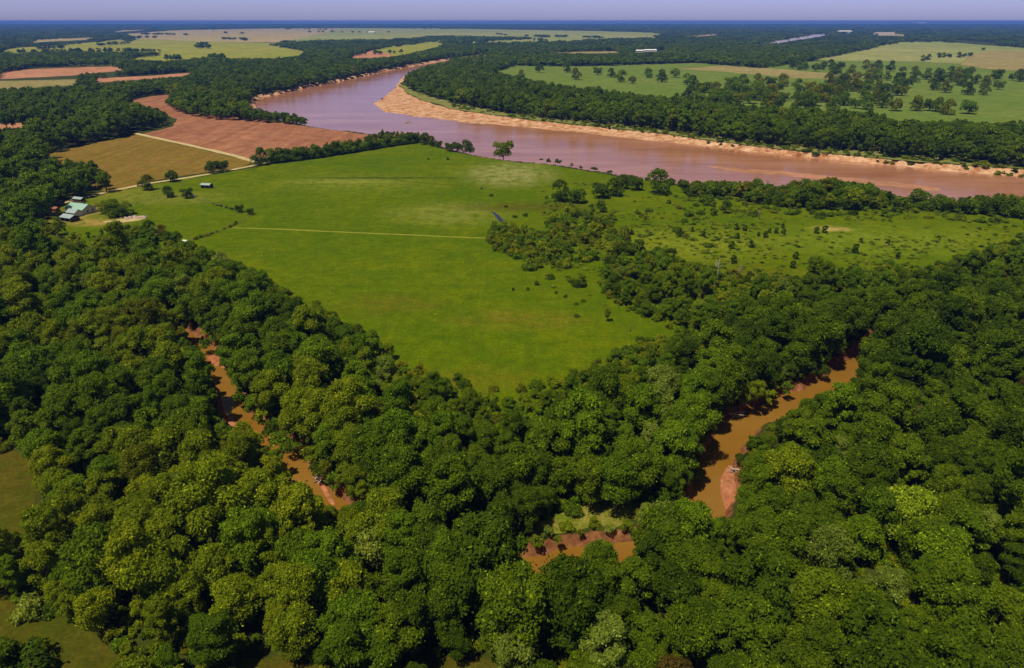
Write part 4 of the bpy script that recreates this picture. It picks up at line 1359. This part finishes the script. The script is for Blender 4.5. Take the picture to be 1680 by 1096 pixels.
# bushes at the clearings
shrub_at(47, 1010, 1.6, 'pale', 'pale green bush at the edge of the lower left clearing', None)
for (a, b, s) in [(10, 1098, 2.0), (45, 1102, 2.2)]:
    shrub_at(a, b, s, 'dark', 'dark bush in the bottom left corner of the clearing', 'dark bushes in the bottom left corner')
for (a, b) in [(660, 610), (688, 612), (705, 622), (855, 642), (880, 637), (905, 630), (940, 616), (980, 600), (1010, 592), (1035, 580), (1060, 572), (1085, 560), (760, 634), (520, 512), (545, 520)]:
    shrub_at(a, b, rng.uniform(0.9, 1.5), rng.choice(['yellow', 'mid', 'olive']), 'leafy bush on the near edge of the green meadow', 'bushes on the near edge of the green meadow', sz=1.1)
# creek bank bushes
for (a, b, s) in [(880, 893, 0.8), (900, 880, 0.9), (930, 868, 0.8), (1030, 870, 0.9), (1055, 855, 1.1), (1000, 870, 0.6), (975, 862, 0.8), (915, 890, 0.6), (1045, 850, 0.8), (952, 878, 0.5)]:
    shrub_at(a, b, s, rng.choice(['yellow', 'olive', 'pale']), 'dry yellowish bush on the open bank above the lower creek', 'dry bushes on the bank above the lower creek')


for (a, b, s) in [(372, 600, 1.2), (388, 630, 1.3), (402, 655, 1.5), (416, 676, 1.6), (430, 697, 1.4), (446, 712, 1.5), (462, 726, 1.4), (480, 738, 1.2), (513, 752, 1.3), (530, 776, 1.4), (548, 800, 1.3), (338, 570, 1.2), (350, 690, 1.2), (1262, 660, 1.2), (1290, 645, 1.1), (1352, 614, 1.2), (1128, 755, 1.3), (1132, 780, 1.2), (1236, 742, 1.4), (1228, 790, 1.5), (1226, 830, 1.4), (1222, 760, 1.1)]:
    shrub_at(a, b, s * rng.uniform(0.9, 1.15), rng.choice(['mid', 'green', 'dark', 'yellow']), 'leafy bush hanging over the red bank of the creek', 'bushes hanging over the red creek banks', sz=1.15)


# dead trees, snags and driftwood
def dead_tree(px, py, ht, label, seed, name='dead_tree', mat='pale_bark', lean=0.0):
    g = random.Random(seed)
    x, y = G(px, py)
    e = empty(name, (x, y, 0))
    tag(e, label, 'dead tree')
    t = MB()
    top = Vector((lean * ht, g.uniform(-.3, .3), ht))
    t.tube([(0, 0, -0.3), tuple(top * 0.5 + Vector((0.15, 0, 0))), tuple(top)], [ht * 0.022 + 0.06, ht * 0.016 + 0.04, 0.03], 6)
    t.build('trunk', MAT[mat], e, True)
    b = MB()
    for k in range(11):
        f = g.uniform(0.35, 0.95)
        s = top * f
        a = g.uniform(0, 6.28)
        L = ht * (1.05 - f) * g.uniform(0.45, 0.8)
        d = Vector((math.cos(a) * 0.7, math.sin(a) * 0.7, 0.7)) * L
        b.tube([s, s + d * 0.5 + Vector((0, 0, -0.1)), s + d], [0.09, 0.06, 0.025], 5)
        for q in range(2):
            m = s + d * g.uniform(0.4, 0.8)
            d2 = Vector((g.uniform(-1, 1), g.uniform(-1, 1), g.uniform(0.2, 1))).normalized() * L * 0.4
            b.tube([m, m + d2], [0.045, 0.02], 4)
    b.build('branches', MAT[mat], e, True)


dead_tree(1175, 463, 11, 'bare pale dead tree at the left of the right meadow edge', 3)
dead_tree(1212, 460, 8, 'short bare tree in the brown scrub of the right meadow edge', 5, mat='dead')
dead_tree(1464, 655, 13, 'grey leafless tree among the woods right of the creek', 7)
dead_tree(1258, 308, 7, 'black bare shrub standing against the river', 9, 'bare_shrub', 'dead')
dead_tree(1245, 360, 6, 'tiny leafless tree below the riverside bushes', 11, mat='dead')


def drift(px, py, z, label, seed, n=7, L=5.0):
    g = random.Random(seed)
    x, y = G(px, py, z)
    e = empty('driftwood_pile', (x, y, z))
    tag(e, label, 'driftwood')
    for k in range(n):
        b = MB()
        a = g.uniform(0, 3.14)
        l = L * g.uniform(0.4, 1.0)
        c = Vector((g.uniform(-1.2, 1.2), g.uniform(-1.2, 1.2), 0.15 + 0.12 * k))
        d = Vector((math.cos(a), math.sin(a), g.uniform(-0.05, 0.3))) * l / 2
        b.tube([c - d, c + Vector((0, 0, 0.1)), c + d], [0.2, 0.16, 0.07], 6)
        b.build('log', MAT['pale_bark'] if k % 2 else MAT['dead'], e, True)


drift(525, 785, -2.3, 'pale driftwood heap lying on the left creek bank', 1)
drift(1206, 772, -2.0, 'pile of grey logs on the sandbar of the right creek', 2, 6, 4.0)
drift(1210, 682, -2.2, 'tangle of fallen branches at the top of the right creek pool', 3, 8, 5.0)
drift(668, 201, -3.9, 'dark snag stranded in the river above the hedgerow', 4, 8, 14.0)


# ------------------------------------------------------------------ farm
MAT['roof_green'] = plain('green_metal_roof', (0.27, 0.43, 0.37), 0.45, 0.10, 0.5, 0.0)
MAT['roof_grey'] = plain('grey_metal_roof', (0.30, 0.36, 0.38), 0.45, 0.15, 0.6)
MAT['white_wall'] = plain('white_siding', (0.68, 0.62, 0.55), 0.8, 0.08, 1.0)
MAT['dark_wall'] = plain('dark_boards', (0.085, 0.055, 0.045), 0.9, 0.3, 1.2)
MAT['tank'] = plain('white_paint', (0.75, 0.74, 0.72), 0.6, 0.05, 1.0)
MAT['glass'] = plain('dark_glass', (0.02, 0.025, 0.03), 0.1, 0.1, 1.0)
MAT['concrete'] = plain('pinkish_rubble', (0.52, 0.36, 0.33), 0.95, 0.4, 0.9)
MAT['wood'] = plain('weathered_wood', (0.20, 0.16, 0.11), 0.95, 0.3, 2.0)
MAT['rust'] = plain('rusty_sheet', (0.30, 0.11, 0.06), 0.8, 0.35, 1.0)


def gable(mb, x0, x1, y0, y1, ze, zr, ov=0.5, axis='x', th=0.18):
    """pitched roof slabs with eaves; ridge along the axis"""
    if axis == 'x':
        ym = (y0 + y1) / 2
        k = (zr - ze) / ((y1 - y0) / 2)
        for s in (-1, 1):
            ye = ym + s * ((y1 - y0) / 2 + ov)
            zz = ze - k * ov
            a = [(x0 - ov, ym, zr), (x1 + ov, ym, zr), (x1 + ov, ye, zz), (x0 - ov, ye, zz)]
            mb.add(a + [(p[0], p[1], p[2] + th) for p in a], [(0, 1, 2, 3), (7, 6, 5, 4), (0, 4, 5, 1), (1, 5, 6, 2), (2, 6, 7, 3), (3, 7, 4, 0)])
    else:
        xm = (x0 + x1) / 2
        k = (zr - ze) / ((x1 - x0) / 2)
        for s in (-1, 1):
            xe = xm + s * ((x1 - x0) / 2 + ov)
            zz = ze - k * ov
            a = [(xm, y0 - ov, zr), (xm, y1 + ov, zr), (xe, y1 + ov, zz), (xe, y0 - ov, zz)]
            mb.add(a + [(p[0], p[1], p[2] + th) for p in a], [(0, 1, 2, 3), (7, 6, 5, 4), (0, 4, 5, 1), (1, 5, 6, 2), (2, 6, 7, 3), (3, 7, 4, 0)])


def walls(mb, x0, x1, y0, y1, ze, zr, axis='x'):
    mb.box(x0, x1, y0, y1, 0, ze)
    if axis == 'x':
        ym = (y0 + y1) / 2
        for xx, e in ((x0, 0.25), (x1 - 0.25, 0.25)):
            mb.add([(xx, y0, ze), (xx, y1, ze), (xx, ym, zr), (xx + e, y0, ze), (xx + e, y1, ze), (xx + e, ym, zr)], [(0, 1, 2), (5, 4, 3), (0, 2, 5, 3), (1, 4, 5, 2)])
    else:
        xm = (x0 + x1) / 2
        for yy, e in ((y0, 0.25), (y1 - 0.25, 0.25)):
            mb.add([(x0, yy, ze), (x1, yy, ze), (xm, yy, zr), (x0, yy + e, ze), (x1, yy + e, ze), (xm, yy + e, zr)], [(0, 1, 2), (5, 4, 3), (0, 2, 5, 3), (1, 4, 5, 2)])


def windows(parent, spots):
    for (xx, yy, zz, w, h, face) in spots:
        b = MB()
        if face == 'y': b.box(xx - w / 2, xx + w / 2, yy - 0.06, yy + 0.06, zz, zz + h)
        else: b.box(xx - 0.06, xx + 0.06, yy - w / 2, yy + w / 2, zz, zz + h)
        wnd = b.build('window', MAT['tank'], parent)
        b = MB()
        if face == 'y': b.box(xx - w / 2 + .1, xx + w / 2 - .1, yy - 0.09, yy - 0.062, zz + .1, zz + h - .1)
        else: b.box(xx + 0.062, xx + 0.09, yy - w / 2 + .1, yy + w / 2 - .1, zz + .1, zz + h - .1)
        b.build('pane', MAT['glass'], wnd)


hx, hy = G(127, 350)
house = empty('farmhouse', (hx, hy, 0), R(-22))
tag(house, 'white farmhouse under a green metal roof with a grey-roofed wing', 'house')
b = MB(); walls(b, -7, 7, -2, 8, 3.0, 5.6); walls(b, 1.0, 8.0, -7.5, -2.05, 2.8, 4.6, 'x'); b.build('wall', MAT['white_wall'], house)
b = MB(); gable(b, -7, 7, -2, 8, 3.0, 5.6, 0.7); rf = b.build('roof', MAT['roof_green'], house)
b = MB(); b.box(2.5, 3.4, 3.6, 4.5, 5.0, 6.8); b.build('chimney', MAT['dark_wall'], rf)
b = MB(); gable(b, 1.0, 8.0, -7.5, -2.8, 2.8, 4.2, 0.5); wr = b.build('wing_roof', MAT['roof_grey'], house)
wr['label'] = 'grey metal roof of the low wing'
windows(house, [(-5.3, -2.0, 1.0, 1.4, 1.3, 'y'), (-0.6, -2.0, 1.0, 1.2, 1.3, 'y'), (3.0, -7.5, 1.0, 1.4, 1.2, 'y'), (6.2, -7.5, 1.0, 1.4, 1.2, 'y'), (7.0, 2.0, 1.0, 1.3, 1.3, 'x'), (7.0, 5.5, 1.0, 1.3, 1.3, 'x')])
b = MB(); b.box(-3.1, -2.1, -2.12, -2.0, 0, 2.1); dr = b.build('door', MAT['dark_wall'], house)
b = MB(); b.box(-2.3, -2.2, -2.2, -2.13, 0.95, 1.1); b.build('handle', MAT['tank'], dr)
b = MB(); b.box(-4.2, 0.6, -4.4, -2.75, 2.45, 2.6); b.build('porch_roof', MAT['roof_green'], house)
for xx in (-4.0, -1.8, 0.4):
    b = MB(); b.box(xx - 0.09, xx + 0.09, -4.3, -4.12, 0, 2.44); b.build('porch_post', MAT['white_wall'], house)


def shed(px, py, w, d, ze, zr, rz, wm, rm, label, name='shed', open_front=True, cat='shed'):
    x, y = G(px, py)
    e = empty(name, (x, y, 0), rz)
    tag(e, label, cat)
    b = MB()
    if open_front:
        b.box(-w / 2, w / 2, d / 2 - 0.2, d / 2, 0, ze)
        b.box(-w / 2, -w / 2 + 0.2, -d / 2, d / 2 - 0.21, 0, ze)
        b.box(w / 2 - 0.2, w / 2, -d / 2, d / 2 - 0.21, 0, ze)
    else:
        walls(b, -w / 2, w / 2, -d / 2, d / 2, ze, zr)
    b.build('wall', MAT[wm], e)
    b = MB(); gable(b, -w / 2, w / 2, -d / 2, d / 2, ze + 0.02, zr, 0.4); b.build('roof', MAT[rm], e)
    if open_front:
        for k in range(3):
            xx = -w / 2 + 0.1 + (w - 0.2) * k / 2
            b = MB(); b.box(xx - 0.1, xx + 0.1, -d / 2 - 0.22, -d / 2 - 0.02, 0, ze); b.build('post', MAT['wood'], e)
    else:
        b = MB(); b.box(-1.2, 1.2, -d / 2 - 0.08, -d / 2 - 0.003, 0, 2.3); b.build('door', MAT['dark_wall'], e)
    return e


shed(116, 362, 9.0, 6.0, 2.6, 3.8, R(-25), 'dark_wall', 'roof_grey', 'low open barn with a grey roof in front of the farmhouse', 'barn', True, 'barn')
shed(98, 337, 5.0, 4.0, 2.4, 3.4, R(-18), 'dark_wall', 'dark_wall', 'small dark shed between the road and the farmhouse')
shed(131, 331, 7.0, 3.5, 2.3, 3.1, R(-18), 'dark_wall', 'roof_grey', 'dark low shed behind the farmhouse beside the road', 'shed', False)
shed(92, 347, 4.0, 3.0, 2.2, 3.0, R(-15), 'rust', 'rust', 'rusty little shed left of the farmhouse under the trees', 'shed', False)
shed(340, 308, 7.0, 4.5, 2.4, 3.2, R(-12), 'dark_wall', 'roof_grey', 'livestock shelter with a grey roof alone in the paddock', 'shelter', True, 'shelter')
shed(252, 392, 4.5, 3.5, 2.2, 3.1, R(10), 'rust', 'concrete', 'small pinkish-roofed shed at the foot of the paddock', 'shed', False)


def rubble(px, py, n, label, rx=9, ry=3):
    x, y = G(px, py)
    e = empty('rubble_pile', (x, y, 0))
    tag(e, label, 'rubble')
    b = MB()
    g = random.Random(8)
    for k in range(n):
        cx_, cy_ = g.gauss(0, rx / 2), g.gauss(0, ry / 2)
        s = g.uniform(0.3, 0.9)
        vs = [(cx_ + s * g.uniform(.6, 1.1) * i, cy_ + s * g.uniform(.6, 1.1) * j, max(0, s * .6 * q + (g.uniform(-.1, .25) if q else 0))) for i in (-1, 1) for j in (-1, 1) for q in (0, 1)]
        b.add(vs, [(0, 1, 3, 2), (4, 6, 7, 5), (0, 4, 5, 1), (2, 3, 7, 6), (1, 5, 7, 3), (0, 2, 6, 4)])
    b.build('rubble', MAT['concrete'], e)


rubble(222, 357, 46, 'heap of pinkish rubble at the end of the yard grove')


def tank(px, py, r, l, label, vert=False):
    x, y = G(px, py)
    e = empty('storage_tank', (x, y, 0), rng.uniform(-0.4, 0.4))
    tag(e, label, 'tank')
    b = MB()
    if vert: b.tube([(0, 0, 0), (0, 0, l), (0, 0, l + 0.25)], [r, r, r * 0.5], 16)
    else: b.tube([(-l / 2 - .3, 0, r + 0.3), (-l / 2, 0, r + .3), (l / 2, 0, r + .3), (l / 2 + .3, 0, r + .3)], [r * .5, r, r, r * .5], 16)
    b.build('vessel', MAT['tank'], e, True)
    b = MB()
    if vert: b.tube([(0, 0, l + .24), (0, 0, l + .4)], r * .25, 10)
    else:
        b.box(-l / 3 - .1, -l / 3 + .1, -r * .7, r * .7, 0, .4)
        b.box(l / 3 - .1, l / 3 + .1, -r * .7, r * .7, 0, .4)
    b.build('cap' if vert else 'cradle', MAT['roof_grey'], e)


tank(318, 323, 0.9, 1.5, 'round white water tank beside the paddock bush', True)
tank(304, 399, 0.8, 2.2, 'white tank lying at the woods edge by the paddock corner')
tank(99, 362, 0.6, 1.8, 'small white tank at the lower left of the farmyard')
tank(1036, 461 - 0, 0.01, 0.01, 'x') if False else None


def fence(pts, label, sp=6.0, hgt=1.3):
    c = GL(pts)
    e = empty('wire_fence', (c[0][0], c[0][1], 0))
    tag(e, label, 'fence')
    pp = []
    for i in range(len(c) - 1):
        L = np.hypot(*(c[i + 1] - c[i]))
        k = max(1, int(L / sp))
        pp += [c[i] + (c[i + 1] - c[i]) * q / k for q in range(k)]
    pp.append(c[-1])
    pp = [p - c[0] for p in pp]
    b = MB(); b.box(-0.1, 0.1, -0.1, 0.1, 0, hgt)
    pm = b.mesh('post', MAT['wood'])
    for p in pp[:100]:
        link('post', pm, e, (p[0], p[1], 0))
    b = MB()
    for z in (0.45, 0.85, 1.2):
        b.tube([(p[0], p[1], z) for p in pp], 0.03, 4)
    b.build('wire', MAT['wood'], e)


fence([(318, 327), (350, 335), (395, 347), (415, 352)], 'wire fence running from the white tank down to the paddock corner')
fence([(415, 352), (395, 366), (370, 376), (340, 387), (312, 396)], 'wire fence with weeds from the paddock corner down to the woods')
fence([(195, 341), (240, 330), (300, 322)], 'wire fence behind the yard grove along the paddock top')
for (a, b_) in [(350, 335.5), (357, 338), (363, 339), (372, 342), (380, 344), (385, 369.5), (378, 373), (368, 376), (356, 381), (348, 384), (340, 387), (330, 390), (388, 367), (322, 393)]:
    shrub_at(a, b_, rng.uniform(0.4, 0.75), rng.choice(['dark', 'olive', 'brown']), 'low weed clump growing along the paddock fence', 'weed clumps along the paddock fence', None, 'weed_clump')

# fence corner post and its stub in the meadow corner
x, y = G(1034, 544)
e = empty('fence_post', (x, y, 0)); tag(e, 'dark fence post standing in the right corner of the meadow', 'post')
b = MB(); b.tube([(0, 0, -0.2), (0.02, 0, 1.4), (0.05, 0, 2.2)], [0.16, 0.14, 0.12], 7); b.build('shaft', MAT['dark_wall'], e, True)
b = MB(); b.tube([(-1.6, 0.1, 0.25), (0, 0, 0.18)], [0.1, 0.12], 6); b.build('brace', MAT['dark_wall'], e, True)


# far farm buildings
def far_barn(px, py, w, d, h, label, rm='tank', wm='white_wall'):
    x, y = G(px, py)
    e = empty('farm_building', (x, y, 0), rng.uniform(-0.3, 0.3))
    tag(e, label, 'building')
    b = MB(); walls(b, -w / 2, w / 2, -d / 2, d / 2, h, h * 1.5); b.build('wall', MAT[wm], e)
    b = MB(); gable(b, -w / 2, w / 2, -d / 2, d / 2, h + 0.05, h * 1.5, 0.8, 'x', 0.4); b.build('roof', MAT[rm], e)


far_barn(1046, 86, 40, 16, 6, 'left of two white sheds among the woods beyond the river')
far_barn(1066, 85, 50, 16, 6, 'right of two white sheds among the woods beyond the river')
far_barn(610, 54, 70, 30, 9, 'white barn alone on the far green plain')
far_barn(345, 51, 60, 30, 9, 'grey farm building on the far bare plain', 'roof_grey')
far_barn(1385, 54, 130, 60, 14, 'pale building block near the horizon right of the far river')
far_barn(1450, 57, 160, 50, 12, 'long pale pinkish shed near the horizon at right', 'concrete')
far_barn(1512, 39.5, 300, 120, 36, 'tiny white building on the right horizon')

# ------------------------------------------------------------------ air
def haze():
    m = bpy.data.materials.new('haze')
    m.use_nodes = True
    nt = m.node_tree
    nt.nodes.clear()
    out = nt.nodes.new('ShaderNodeOutputMaterial')
    v = nt.nodes.new('ShaderNodeVolumePrincipled')
    v.inputs['Color'].default_value = (0.13, 0.30, 0.97, 1)
    v.inputs['Density'].default_value = 0.000060
    v.inputs['Anisotropy'].default_value = 0.0
    nt.links.new(v.outputs[0], out.inputs['Volume'])
    b = MB()
    b.box(-60000, 60000, -400, 31000, -8.0, H + 3.0)
    o = b.build('haze', m)
    tag(o, None, None, None, 'stuff')
    o['label'] = 'thin blue haze lying over the whole plain'
    o['category'] = 'haze'


haze()
